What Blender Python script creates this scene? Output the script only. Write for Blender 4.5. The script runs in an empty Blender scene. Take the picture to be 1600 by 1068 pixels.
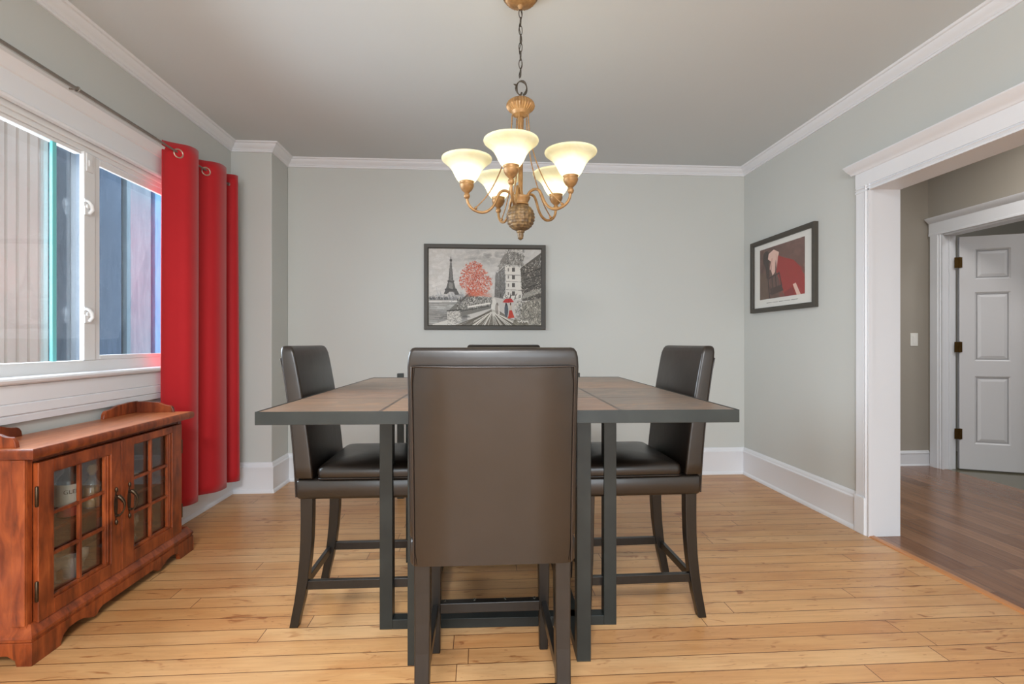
import bpy, math, random
import numpy as np
from mathutils import Vector, Matrix
random.seed(7)
PI = math.pi
COL = bpy.context.scene.collection
def srgb(r, g, b, a=1.0):
    f = lambda c: (c/255/12.92) if c/255 <= .04045 else ((c/255+.055)/1.055)**2.4
    return (f(r), f(g), f(b), a)

# ------------------------------------------------------------------ mesh builder
class MB:
    def __init__(s): s.v = []; s.f = []
    def add(s, vs, fs):
        n = len(s.v); s.v += [tuple(p) for p in vs]; s.f += [tuple(i+n for i in f) for f in fs]; return s
    def box(s, x0, x1, y0, y1, z0, z1):
        x0, x1 = min(x0, x1), max(x0, x1); y0, y1 = min(y0, y1), max(y0, y1); z0, z1 = min(z0, z1), max(z0, z1)
        return s.add([(x0,y0,z0),(x1,y0,z0),(x1,y1,z0),(x0,y1,z0),(x0,y0,z1),(x1,y0,z1),(x1,y1,z1),(x0,y1,z1)],
                     [(0,3,2,1),(4,5,6,7),(0,1,5,4),(1,2,6,5),(2,3,7,6),(3,0,4,7)])
    def loft(s, secs, caps=True, closed=True):
        n = len(secs[0]); vs = [p for sec in secs for p in sec]; fs = []
        for i in range(len(secs)-1):
            for j in range(n if closed else n-1):
                k = (j+1) % n
                fs.append((i*n+j, i*n+k, (i+1)*n+k, (i+1)*n+j))
        if caps:
            fs.append(tuple(range(n-1, -1, -1))); fs.append(tuple((len(secs)-1)*n+j for j in range(n)))
        return s.add(vs, fs)
    def lathe(s, prof, c=(0,0,0), seg=32, flute=None):
        secs = []
        for r, z in prof:
            ring = []
            for j in range(seg):
                a = 2*PI*j/seg; rr = r
                if flute and flute[1] <= z <= flute[2]: rr = r*(1+flute[0]*(1 if j % 2 else -1))
                ring.append((c[0]+rr*math.cos(a), c[1]+rr*math.sin(a), c[2]+z))
            secs.append(ring)
        return s.loft(secs)
    def tube(s, path, rad, seg=10, caps=True, squash=1.0):
        P = [Vector(p) for p in path]; R = rad if isinstance(rad, (list, tuple)) else [rad]*len(P)
        up = None; secs = []
        for i, p in enumerate(P):
            t = (P[min(i+1, len(P)-1)]-P[max(i-1, 0)]).normalized()
            if up is None:
                up = Vector((0,0,1)) if abs(t.z) < .9 else Vector((1,0,0))
            n = (up - t*up.dot(t))
            n = n.normalized() if n.length > 1e-6 else t.orthogonal().normalized()
            up = n; b = t.cross(n)
            secs.append([tuple(p+(n*math.cos(2*PI*j/seg)+b*math.sin(2*PI*j/seg)*squash)*R[i]) for j in range(seg)])
        return s.loft(secs, caps)
    def ring(s, c, R, r, axis='x', sx=1.0, sy=1.0, seg=24, ts=8, ang=0):
        pts = []
        for i in range(seg):
            a = 2*PI*i/seg; row = []
            for j in range(ts):
                b = 2*PI*j/ts; q = r*math.cos(b); w = r*math.sin(b)
                u = (R*sx+q)*math.cos(a); v = (R*sy+q)*math.sin(a)
                if axis == 'x': p = (w, u, v)
                elif axis == 'y': p = (u, w, v)
                else: p = (u, v, w)
                if ang:
                    p = (p[0]*math.cos(ang)-p[1]*math.sin(ang), p[0]*math.sin(ang)+p[1]*math.cos(ang), p[2])
                row.append((c[0]+p[0], c[1]+p[1], c[2]+p[2]))
            pts.append(row)
        pts.append(pts[0]); return s.loft(pts, caps=False)
    def prism(s, poly, axis, a, b):
        def m(p, t):
            return {'x': (t, p[0], p[1]), 'y': (p[0], t, p[1]), 'z': (p[0], p[1], t)}[axis]
        return s.loft([[m(p, a) for p in poly], [m(p, b) for p in poly]])
    def sweep(s, path, prof, segs=None):
        # profile (offset from the wall, z) along a polyline, room on the left hand, mitred corners
        n = len(path); nr = []
        for i in range(n-1):
            d = Vector((path[i+1][0]-path[i][0], path[i+1][1]-path[i][1])).normalized(); nr.append(Vector((-d.y, d.x)))
        mv = []
        for i in range(n):
            a = nr[max(i-1, 0)]; b = nr[min(i, n-2)]
            mv.append((a+b)/(1+a.dot(b)))
        for i in (range(n-1) if segs is None else segs):
            s.loft([[(path[k][0]+mv[k].x*o, path[k][1]+mv[k].y*o, z) for o, z in prof] for k in (i, i+1)])
        return s
    def build(s, name, mat, parent=None, smooth=None, bevel=0, bseg=2, sub=0):
        me = bpy.data.meshes.new(name); me.from_pydata(s.v, [], s.f)
        import bmesh
        bm = bmesh.new(); bm.from_mesh(me); bmesh.ops.recalc_face_normals(bm, faces=bm.faces); bm.to_mesh(me); bm.free()
        me.materials.append(mat)
        o = bpy.data.objects.new(name, me); COL.objects.link(o)
        if smooth is not None:
            for p in me.polygons: p.use_smooth = True
            me.set_sharp_from_angle(angle=math.radians(smooth))
        if bevel:
            m = o.modifiers.new('bevel', 'BEVEL'); m.width = bevel; m.segments = bseg; m.limit_method = 'ANGLE'; m.angle_limit = math.radians(40)
            m.harden_normals = False
        if sub:
            m = o.modifiers.new('sub', 'SUBSURF'); m.levels = sub; m.render_levels = sub
        if parent is not None: o.parent = parent
        return o

def rrect(hw, hd, r, n=4, cx=0, cy=0, z=0):
    r = min(r, hw-.0005, hd-.0005); pts = []
    for k, (sx, sy) in enumerate(((1,1),(-1,1),(-1,-1),(1,-1))):
        for i in range(n+1):
            a = PI/2*k + PI/2*i/n
            pts.append((cx+sx*(hw-r)+r*math.cos(a), cy+sy*(hd-r)+r*math.sin(a), z))
    return pts

def tag(o, label=None, cat=None, group=None, kind=None):
    if label: o['label'] = label
    if cat: o['category'] = cat
    if group: o['group'] = group
    if kind: o['kind'] = kind
    return o
def empty(name, loc=(0,0,0), rz=0):
    o = bpy.data.objects.new(name, None); COL.objects.link(o); o.location = loc; o.rotation_euler = (0,0,rz)
    o.empty_display_size = .1; return o
def struct(o): o['kind'] = 'structure'; return o
def copy_tree(o, parent=None):
    c = o.copy(); COL.objects.link(c); c.parent = parent
    for ch in list(o.children): copy_tree(ch, c)
    return c

# ------------------------------------------------------------------ materials
class NT:
    def __init__(s, name):
        s.m = bpy.data.materials.new(name); s.m.use_nodes = True; s.t = s.m.node_tree; s.t.nodes.clear()
        s.out = s.n('ShaderNodeOutputMaterial')
    def n(s, t, **k):
        nd = s.t.nodes.new(t)
        for a, b in k.items(): setattr(nd, a, b)
        return nd
    def l(s, a, b): s.t.links.new(a, b)
    def put(s, sock, v):
        if hasattr(v, 'is_output'): s.l(v, sock)
        else: sock.default_value = v
    def math(s, op, a, b=0.0, clamp=False):
        nd = s.n('ShaderNodeMath', operation=op, use_clamp=clamp); s.put(nd.inputs[0], a); s.put(nd.inputs[1], b); return nd.outputs[0]
    def mix(s, f, a, b, blend='MIX'):
        nd = s.n('ShaderNodeMix', data_type='RGBA', blend_type=blend); s.put(nd.inputs[0], f); s.put(nd.inputs[6], a); s.put(nd.inputs[7], b); return nd.outputs[2]
    def noise(s, vec, scale, detail=4, rough=.55, dist=0):
        nd = s.n('ShaderNodeTexNoise'); s.put(nd.inputs['Vector'], vec); nd.inputs['Scale'].default_value = scale
        nd.inputs['Detail'].default_value = detail; nd.inputs['Roughness'].default_value = rough; nd.inputs['Distortion'].default_value = dist
        return nd.outputs['Fac']
    def coord(s, scale=(1,1,1), kind='Object'):
        c = s.n('ShaderNodeTexCoord'); m = s.n('ShaderNodeMapping'); s.l(c.outputs[kind], m.inputs[0]); m.inputs['Scale'].default_value = scale
        return m.outputs[0]
    def ramp(s, f, stops):
        r = s.n('ShaderNodeValToRGB'); s.put(r.inputs[0], f); e = r.color_ramp.elements
        while len(e) < len(stops): e.new(.5)
        for k, (p, c) in enumerate(stops): e[k].position = p; e[k].color = c
        return r.outputs[0]
    def bump(s, h, strength=.2, dist=.01):
        b = s.n('ShaderNodeBump'); b.inputs['Strength'].default_value = strength; b.inputs['Distance'].default_value = dist
        s.put(b.inputs['Height'], h); return b.outputs[0]
    def princ(s, color, rough=.5, metal=0, spec=.5, normal=None, **k):
        p = s.n('ShaderNodeBsdfPrincipled'); s.put(p.inputs['Base Color'], color); s.put(p.inputs['Roughness'], rough)
        p.inputs['Metallic'].default_value = metal; p.inputs['Specular IOR Level'].default_value = spec
        if normal is not None: s.l(normal, p.inputs['Normal'])
        for a, b in k.items(): s.put(p.inputs[a.replace('_', ' ')], b)
        s.l(p.outputs[0], s.out.inputs[0]); return p

def paint(name, c, rough=.6, bump=.05, bscale=180, var=.03, spec=.4):
    t = NT(name); v = t.coord()
    f = t.noise(v, 1.3, 3)
    c2 = tuple(x*(1-var*2) for x in c[:3])+(1,)
    t.princ(t.mix(f, c, c2), rough, spec=spec, normal=t.bump(t.noise(v, bscale, 2), bump, .002))
    return t.m
def metal(name, c, rough=.4, met=1.0, var=.4, scale=60, bump=.1):
    t = NT(name); v = t.coord(); f = t.noise(v, scale, 4)
    t.princ(t.mix(f, c, tuple(x*(1-var) for x in c[:3])+(1,)), rough, met, normal=t.bump(f, bump, .002)); return t.m

M = {}
M['wall'] = paint('wall_paint', srgb(200,202,198), .75, .06, 220)
M['ceil'] = paint('ceiling_paint', srgb(206,212,214), .85, .05, 150)
M['hallwall'] = paint('hall_wall_paint', srgb(166,159,148), .7, .05, 200)
M['trim'] = paint('white_trim_paint', srgb(228,230,234), .35, .03, 60, .02)
M['vinyl'] = paint('white_vinyl', srgb(222,223,224), .3, .01, 60, .01)
M['door'] = paint('white_door_paint', srgb(214,214,216), .4, .04, 90, .01)
M['plate'] = paint('switch_plastic', srgb(235,234,228), .3, .0, 60, 0)

def plank_mat(name, width, length, stops, seam, along='x', rough=.3, seamw=.02, grain=.35, stain=None, gx=3, gy=70, spec=.5):
    t = NT(name); c = t.n('ShaderNodeTexCoord'); sp = t.n('ShaderNodeSeparateXYZ'); t.l(c.outputs['Object'], sp.inputs[0])
    X, Y = (sp.outputs[0], sp.outputs[1]) if along == 'x' else (sp.outputs[1], sp.outputs[0])
    yr = t.math('DIVIDE', Y, width); row = t.math('FLOOR', yr)
    w1 = t.n('ShaderNodeTexWhiteNoise', noise_dimensions='1D'); t.l(row, w1.inputs['W'])
    xo = t.math('ADD', t.math('DIVIDE', X, length), t.math('MULTIPLY', w1.outputs[0], 9.7)); col = t.math('FLOOR', xo)
    cb = t.n('ShaderNodeCombineXYZ'); t.l(row, cb.inputs[0]); t.l(col, cb.inputs[1])
    w2 = t.n('ShaderNodeTexWhiteNoise', noise_dimensions='2D'); t.l(cb.outputs[0], w2.inputs['Vector'])
    base = t.ramp(w2.outputs[0], stops)
    gv = t.n('ShaderNodeCombineXYZ'); t.l(t.math('MULTIPLY', X, gx), gv.inputs[0]); t.l(t.math('MULTIPLY', Y, gy), gv.inputs[1]); t.l(t.math('MULTIPLY', w2.outputs[0], 30), gv.inputs[2])
    g = t.noise(gv.outputs[0], 1.0, 6, .6, .8)
    gd = t.ramp(g, [(.3, (1-grain, 1-grain*1.12, 1-grain*1.25, 1)), (.62, (1,1,1,1))])
    colr = t.mix(1.0, base, gd, 'MULTIPLY')
    if stain:
        sv = t.coord((1.2, 3.5, 1) if along == 'x' else (3.5, 1.2, 1)); f = t.ramp(t.noise(sv, 1.1, 5, .6, 1.0), [(.42, (0,0,0,1)), (.68, (1,1,1,1))])
        colr = t.mix(t.math('MULTIPLY', f, stain[1]), colr, stain[0], 'MULTIPLY')
        kn = t.ramp(t.noise(t.coord((6, 22, 1)), 1.0, 3, .5, 1.5), [(.0, (1,1,1,1)), (.63, (1,1,1,1)), (.72, srgb(176,130,92))])
        colr = t.mix(.75, colr, kn, 'MULTIPLY')
        scr = t.ramp(t.noise(t.coord((9, 90, 1)), 1.0, 2, .5, 2.5), [(.0, (1,1,1,1)), (.68, (1,1,1,1)), (.73, srgb(170,128,92))]); colr = t.mix(.6, colr, scr, 'MULTIPLY')
        hue = t.ramp(t.noise(t.coord((.8, .9, 1)), 1.3, 3, .5, .5), [(.35, (1,1,1,1)), (.65, (1, .93, .82, 1))]); colr = t.mix(1.0, colr, hue, 'MULTIPLY')
    fy = t.math('FRACT', yr); dy = t.math('MINIMUM', fy, t.math('SUBTRACT', 1.0, fy))
    sy = t.math('LESS_THAN', dy, seamw)
    fx = t.math('FRACT', xo); dx = t.math('MINIMUM', fx, t.math('SUBTRACT', 1.0, fx)); sx = t.math('LESS_THAN', dx, seamw*width/length*.8)
    sm = t.math('MAXIMUM', sy, sx)
    nb = t.n('ShaderNodeMath', operation='MULTIPLY'); t.l(sm, nb.inputs[0]); nb.inputs[1].default_value = .95
    colr = t.mix(nb.outputs[0], colr, seam)
    rg = t.math('ADD', rough, t.math('MULTIPLY', g, .12))
    t.princ(colr, rg, spec=spec, normal=t.bump(t.math('SUBTRACT', t.math('MULTIPLY', g, .15), sm), .25, .002)); return t.m
M['floor'] = plank_mat('maple_strip_floor', .088, 1.7,
    [(0, srgb(198,148,98)), (.3, srgb(206,160,110)), (.6, srgb(213,169,120)), (.85, srgb(202,154,102)), (1, srgb(217,177,130))],
    srgb(84,46,22), 'x', .27, .020, .16, (srgb(214,182,150), .5))
M['hallfloor'] = plank_mat('dark_laminate_floor', .12, 1.2,
    [(0, srgb(124,84,58)), (.5, srgb(142,102,74)), (1, srgb(158,116,86))], srgb(76,48,32), 'y', .16, .01, .3, None, 3, 50)
M['greenfloor'] = paint('olive_tile_floor', srgb(104,98,78), .15, .02, 30)
M['strip'] = paint('transition_strip_wood', srgb(196,134,84), .3, .02, 60, .05)

t = NT('cherry_stained_pine'); v = t.coord((6, 6, 1.2))
g = t.noise(v, 4.0, 7, .6, .9); big = t.noise(t.coord(), 6.0, 3, .5, .4)
c1 = t.ramp(g, [(.25, srgb(74,32,15)), (.48, srgb(136,62,27)), (.75, srgb(176,90,44))])
dk = t.ramp(big, [(.34, (.36,.27,.25,1)), (.58, (1,1,1,1))])
M['cherry'] = t.m
t.princ(t.mix(.8, c1, dk, 'MULTIPLY'), t.math('ADD', .24, t.math('MULTIPLY', g, .15)), spec=.5, normal=t.bump(g, .08, .002))
t = NT('cherry_top_sheen'); g = t.noise(t.coord((5, 1.0, 1)), 5.0, 7, .62, 1.2)  # lighter tan than the cherry: window reflection put into the colour
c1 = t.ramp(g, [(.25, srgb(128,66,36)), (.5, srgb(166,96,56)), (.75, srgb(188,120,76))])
M['topsheen'] = t.m; t.princ(c1, .3, spec=.5, normal=t.bump(g, .05, .002))

t = NT('brown_leather'); v = t.coord(); n1 = t.noise(v, 3.5, 3); n2 = t.noise(v, 420, 2)
t.princ(t.ramp(n1, [(.3, srgb(25,20,16)), (.7, srgb(36,28,22))]), t.math('ADD', .27, t.math('MULTIPLY', n1, .12)), spec=.6,
        normal=t.bump(t.math('ADD', t.math('MULTIPLY', n2, .08), t.noise(v, 14, 2)), .10, .01)); M['leather'] = t.m
t = NT('leather_piping'); t.princ(srgb(34,27,24), .3, spec=.6); M['piping'] = t.m
t = NT('espresso_wood'); v = t.coord((30, 30, 2)); g = t.noise(v, 3, 5)
t.princ(t.ramp(g, [(.3, srgb(20,17,14)), (.7, srgb(29,24,20))]), .32, spec=.5, normal=t.bump(g, .05, .002)); M['espresso'] = t.m
t = NT('charcoal_metal'); n1 = t.noise(t.coord(), 9, 4)
t.princ(t.ramp(n1, [(.3, srgb(33,37,36)), (.7, srgb(44,48,46))]), .42, .25, spec=.45, normal=t.bump(t.noise(t.coord(), 260, 2), .05, .002)); M['black'] = t.m
M['frame'] = paint('grey_brown_frame', srgb(74,70,63), .5, .1, 90, .1)

t = NT('slate_tile_top'); c = t.n('ShaderNodeTexCoord'); sp = t.n('ShaderNodeSeparateXYZ'); t.l(c.outputs['Object'], sp.inputs[0])
xt = t.math('DIVIDE', t.math('ADD', sp.outputs[0], .6875), .3437); yt = t.math('DIVIDE', t.math('ADD', sp.outputs[1], .71), .355)
cb = t.n('ShaderNodeCombineXYZ'); t.l(t.math('FLOOR', xt), cb.inputs[0]); t.l(t.math('FLOOR', yt), cb.inputs[1])
wn = t.n('ShaderNodeTexWhiteNoise', noise_dimensions='2D'); t.l(cb.outputs[0], wn.inputs['Vector'])
base = t.ramp(wn.outputs[0], [(0, srgb(132,84,60)), (.35, srgb(140,118,98)), (.65, srgb(104,94,86)), (1, srgb(158,116,82))])
nn = t.noise(t.coord((2.4, 6, 1)), 1.7, 7, .66, 1.6)
ov = t.ramp(nn, [(.30, srgb(92,76,66)), (.42, srgb(158,122,96)), (.5, srgb(112,104,96)), (.58, srgb(140,112,92)), (.68, srgb(186,152,120))])
colr = t.mix(.50, base, ov)
gx_ = t.math('FRACT', xt); gy_ = t.math('FRACT', yt)
d = t.math('MINIMUM', t.math('MINIMUM', gx_, t.math('SUBTRACT', 1, gx_)), t.math('MINIMUM', gy_, t.math('SUBTRACT', 1, gy_)))
gr = t.math('LESS_THAN', d, .016)
colr = t.mix(t.math('MULTIPLY', gr, .85), colr, srgb(62,50,42))
t.princ(colr, t.math('ADD', .24, t.math('MULTIPLY', nn, .22)), spec=.5, normal=t.bump(t.math('SUBTRACT', t.math('MULTIPLY', nn, .5), gr), .25, .003)); M['slate'] = t.m

t = NT('red_curtain_fabric'); v = t.coord(); w = t.noise(t.coord((700, 700, 700)), 1, 1)
p = t.princ(t.mix(t.noise(v, 2, 2), srgb(190,28,36), srgb(172,22,30)), .62, spec=.25, normal=t.bump(w, .06, .001), Sheen_Weight=.25)
M['curtain'] = t.m
M['rod'] = metal('brushed_nickel', srgb(158,152,144), .5, .7)
M['grommet'] = metal('grommet_nickel', srgb(205,190,172), .3, .9, .1)
M['brass'] = metal('aged_brass', srgb(120,92,52), .35)
M['bronze'] = metal('antique_bronze', srgb(92,76,60), .38, .9, .5)
M['steel'] = metal('screw_steel', srgb(210,205,190), .25)

t = NT('antique_gold_resin'); v = t.coord(); n1 = t.noise(v, 45, 5)
colr = t.ramp(n1, [(.3, srgb(132,98,62)), (.5, srgb(156,118,74)), (.72, srgb(174,136,90))])
t.princ(colr, .42, .35, spec=.5, normal=t.bump(n1, .15, .002)); M['gold'] = t.m
t = NT('weathered_pineapple'); v = t.coord(); n1 = t.noise(v, 60, 5)
colr = t.ramp(n1, [(.3, srgb(70,56,44)), (.5, srgb(120,96,66)), (.72, srgb(158,128,86))])
t.princ(colr, .5, .3, normal=t.bump(n1, .3, .003)); M['pine'] = t.m
M['chain'] = metal('dark_bronze_chain', srgb(84,76,66), .4, .8)

t = NT('cream_alabaster_glass'); v = t.coord(); n1 = t.noise(v, 9, 4, .6, 1.5)
colr = t.ramp(n1, [(.3, srgb(240,232,190)), (.7, srgb(250,246,218))])
d = t.n('ShaderNodeBsdfPrincipled'); t.l(colr, d.inputs['Base Color']); d.inputs['Roughness'].default_value = .35
tr = t.n('ShaderNodeBsdfTranslucent'); t.l(colr, tr.inputs[0]); ms = t.n('ShaderNodeMixShader'); ms.inputs[0].default_value = .55
t.l(d.outputs[0], ms.inputs[1]); t.l(tr.outputs[0], ms.inputs[2]); t.l(ms.outputs[0], t.out.inputs[0]); M['shade'] = t.m
t = NT('lit_bulb'); e = t.n('ShaderNodeEmission'); e.inputs[0].default_value = (1, .93, .74, 1); e.inputs[1].default_value = 14; t.l(e.outputs[0], t.out.inputs[0]); M['bulb'] = t.m

def glass(name, tint=(1,1,1,1), rough=.02, f0=.06, body=None, bodyf=0, fr=.55):
    t = NT(name); tr = t.n('ShaderNodeBsdfTransparent'); tr.inputs[0].default_value = tint
    gl = t.n('ShaderNodeBsdfGlossy'); gl.inputs['Roughness'].default_value = rough
    lw = t.n('ShaderNodeLayerWeight'); lw.inputs[0].default_value = .25
    f = t.math('ADD', f0, t.math('MULTIPLY', lw.outputs['Fresnel'], fr), True)
    a = tr.outputs[0]
    if body:
        df = t.n('ShaderNodeBsdfDiffuse'); df.inputs[0].default_value = body; m0 = t.n('ShaderNodeMixShader'); m0.inputs[0].default_value = bodyf
        t.l(a, m0.inputs[1]); t.l(df.outputs[0], m0.inputs[2]); a = m0.outputs[0]
    ms = t.n('ShaderNodeMixShader'); t.l(f, ms.inputs[0]); t.l(a, ms.inputs[1]); t.l(gl.outputs[0], ms.inputs[2]); t.l(ms.outputs[0], t.out.inputs[0])
    return t.m
M['pane'] = glass('window_glass', (.95,.97,.98,1), .01, .005, fr=.12)
M['cabglass'] = glass('cabinet_glass', (.96,.98,.97,1), .01, .03, fr=.35)
M['picglass'] = glass('picture_glazing', (.98,.98,.98,1), .03, .0, fr=.08)
M['clear'] = glass('clear_glassware', (.90,.93,.92,1), .03, .12, (.9,.9,.9,1), .16)
M['amber'] = glass('amber_liquor', (.9,.6,.2,1), .05, .05, srgb(236,170,52), .8)
M['teal'] = paint('teal_glass_edge', srgb(120,205,210), .15, 0, 60, 0)
M['darkglass'] = glass('dark_bottle_glass', (.25,.3,.22,1), .05, .08, srgb(40,44,34), .5)
M['label'] = paint('paper_label', srgb(222,220,210), .7, 0, 60, 0)
M['redlabel'] = paint('red_label', srgb(160,60,50), .6, 0, 60, 0)
M['ink'] = paint('ink', srgb(60,58,54), .7, 0, 60, 0)
M['cork'] = paint('cork', srgb(198,160,112), .8, .1, 200, .1)
t = NT('beige_siding'); t.princ(t.ramp(t.noise(t.coord((1,1,.4)), 3, 4), [(.3, srgb(182,168,156)), (.7, srgb(202,190,178))]), .7, spec=.2); M['siding'] = t.m
def board(name, a, b):
    t = NT(name); n_ = t.noise(t.coord((6, 6, 1)), 4, 6, .6, .6); t.princ(t.ramp(n_, [(.3, a), (.7, b)]), .75, spec=.2, normal=t.bump(n_, .3, .004)); return t.m
M['boardA'] = board('dark_slate_board', srgb(66,78,90), srgb(92,104,116))
M['boardD'] = board('deep_blue_board', srgb(78,96,118), srgb(102,120,142))
M['boardB'] = board('pale_slate_board', srgb(124,144,156), srgb(150,168,178))
M['boardC'] = board('blue_board', srgb(104,160,204), srgb(132,184,222))
M['soil'] = board('ground_soil', srgb(80,70,60), srgb(110,100,85))
t = NT('dark_gap'); n_ = t.noise(t.coord(), 60, 3, .7); t.princ(t.ramp(n_, [(.5, srgb(34,28,28)), (.66, srgb(70,54,48)), (.75, srgb(130,140,150))]), .8); M['gap'] = t.m

# ------------------------------------------------------------------ room shell
XL, XR, YB, YC, XC, ZC = -1.82, 2.22, 4.18, 3.87, -1.53, 2.56
YR = -2.6       # rear wall behind the camera
JY, JX = 2.77, 2.383   # far jamb of the wide opening, hall face of the right wall
HX, HY_ = 4.02, 4.36  # hall side wall plane, hall end wall plane
OZ = 1.97

struct(MB().box(XL-.15, 2.205, YR-.1, YB+.1, -.12, 0).build('floor', M['floor']))
struct(MB().box(2.225, HX+.035, YR-.1, HY_+.1, -.12, 0).build('hall_floor', M['hallfloor']))
struct(MB().box(HX+.035, 6.2, 2.0, 6.0, -.12, 0).build('far_room_floor', M['greenfloor']))
struct(MB().prism([(2.195, 0), (2.199, .006), (2.212, .008), (2.228, .008), (2.24, .002), (2.24, -.02), (2.195, -.02)], 'y', .9, JY).build('trim_1', M['strip'], smooth=30))
struct(MB().box(XL-.15, JX-.02, YR-.1, YB+.1, ZC, ZC+.1).build('ceiling', M['ceil']))
struct(MB().box(JX-.02, 6.3, YR-.1, 6.1, 2.75, 2.85).build('hall_ceiling', M['ceil']))
# window opening in the left wall
WY0, WY1, WZ0, WZ1 = 1.20, 3.36, .965, 2.04
b = MB(); b.box(XL-.15, XL, YR, WY0, 0, ZC).box(XL-.15, XL, WY1, YC, 0, ZC).box(XL-.15, XL, WY0, WY1, 0, WZ0).box(XL-.15, XL, WY0, WY1, WZ1, ZC)
struct(b.build('wall_left', M['wall']))
b = MB(); b.box(XC, XR+.15, YB, YB+.12, 0, ZC).box(XL-.15, XC, YC, YB+.12, 0, ZC)
struct(b.build('wall_back', M['wall'], bevel=.006))
b = MB(); b.box(XR, JX, JY+.02, YB, 0, ZC).box(XR, JX, .9, JY+.02, OZ+.02, ZC).box(XR, JX, YR, .9, 0, ZC)
struct(b.build('wall_right', M['wall']))
b = MB(); b.box(XL-.15, -1.0, YR-.15, YR, 0, ZC).box(1.6, JX, YR-.15, YR, 0, ZC).box(-1.0, 1.6, YR-.15, YR, 0, .5).box(-1.0, 1.6, YR-.15, YR, 2.3, ZC)
struct(b.build('wall_rear', M['wall']))
# hall walls
struct(MB().box(JX, HX, HY_, HY_+.1, 0, 2.75).build('wall_hall_end', M['hallwall']))
DY0, DY1, DZ = 3.38, 4.205, 2.03
b = MB(); b.box(HX, HX+.11, DY1+.02, HY_+.1, 0, 2.75).box(HX, HX+.11, YR, DY0-.02, 0, 2.75).box(HX, HX+.11, DY0-.02, DY1+.02, DZ+.02, 2.75)
struct(b.build('wall_hall_side', M['hallwall']))
b = MB(); b.box(HX+.11, 6.1, 4.9, 5.0, 0, 2.75).box(6.0, 6.1, 2.0, 4.9, 0, 2.75).box(HX+.11, 6.1, 1.95, 2.05, 0, 2.75)
struct(b.build('wall_far_room', M['hallwall']))
struct(MB().box(JX, HX, YR-.15, YR, 0, 2.75).build('wall_hall_rear', M['hallwall']))

# baseboards and crown
PATH = [(XR, YR), (XR, .86), (XR, 2.875), (XR, YB), (XC, YB), (XC, YC), (XL, YC), (XL, YR)]
BASE = [(0, 0), (.028, 0), (.028, .012), (.024, .02), (.018, .026), (.018, .175), (.022, .183), (.022, .19), (.014, .198), (.014, .206), (.010, .216), (.004, .222), (0, .222)]
struct(MB().sweep(PATH, BASE, [2]).build('baseboard_right', M['trim'], smooth=30))
struct(MB().sweep(PATH, BASE, [3, 4, 5]).build('baseboard_back', M['trim'], smooth=30))
struct(MB().sweep(PATH, BASE, [6]).build('baseboard_left', M['trim'], smooth=30))
CR = [(0, 2.496), (.010, 2.496), (.012, 2.500), (.012, 2.506), (.017, 2.509), (.017, 2.513), (.021, 2.518), (.030, 2.524), (.040, 2.533), (.047, 2.543), (.049, 2.548), (.058, 2.550), (.061, 2.553), (.064, 2.5605), (0, 2.5605)]
CP = [(XR, YR), (XR, YB), (XC, YB), (XC, YC), (XL, YC), (XL, YR)]
struct(MB().sweep(CP, CR).build('trim_2', M['trim'], smooth=25))
HB = [(o, z*.6) for o, z in BASE]
struct(MB().sweep([(HX, HY_), (JX+.02, HY_)], HB).build('baseboard_hall', M['trim'], smooth=30))

# wide opening casing: jamb, side casing with beads, frieze and cornice
b = MB()
b.box(XR-.004, JX+.004, JY, JY+.02, 0, OZ); b.box(XR-.004, JX+.004, .9, JY+.02, OZ, OZ+.02); b.box(XR-.004, JX+.004, .88, .9, 0, OZ)
struct(b.build('trim_3', M['trim']))
b = MB()
b.prism([(XR, JY+.097), (XR-.022, JY+.097), (XR-.022, JY+.036), (XR-.017, JY+.034), (XR-.017, JY+.026), (XR-.026, JY+.023), (XR-.028, JY+.018),
         (XR-.022, JY+.014), (XR-.018, JY+.008), (XR-.026, JY+.003), (XR-.026, JY-.006), (XR, JY-.006)], 'z', 0, OZ+.03)
struct(b.build('trim_4', M['trim'], smooth=30))
b = MB(); b.box(XR-.034, XR, JY+.02, JY+.099, 0, .214); struct(b.build('trim_5', M['trim'], bevel=.003))
b = MB(); b.prism([(XR, OZ-.006), (XR-.026, OZ-.006), (XR-.026, OZ+.003), (XR-.018, OZ+.008), (XR-.028, OZ+.016), (XR-.017, OZ+.024), (XR-.017, OZ+.027),
    (XR-.024, OZ+.029), (XR-.024, 2.078), (XR-.03, 2.08), (XR-.034, 2.085), (XR-.038, 2.09), (XR-.05, 2.096), (XR-.066, 2.106), (XR-.078, 2.118), (XR-.082, 2.122), (XR-.082, 2.128), (XR, 2.128)], 'y', .78, JY+.10)
o = b.build('trim_6', M['trim'], smooth=25); struct(o)
# mitred return end of the cornice
b = MB(); b.prism([(XR, 2.08), (XR-.03, 2.08), (XR-.038, 2.09), (XR-.06, 2.103), (XR-.082, 2.122), (XR-.082, 2.128), (XR, 2.128)], 'y', JY+.10, JY+.13)
struct(b.build('trim_7', M['trim'], bevel=.004))

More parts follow.
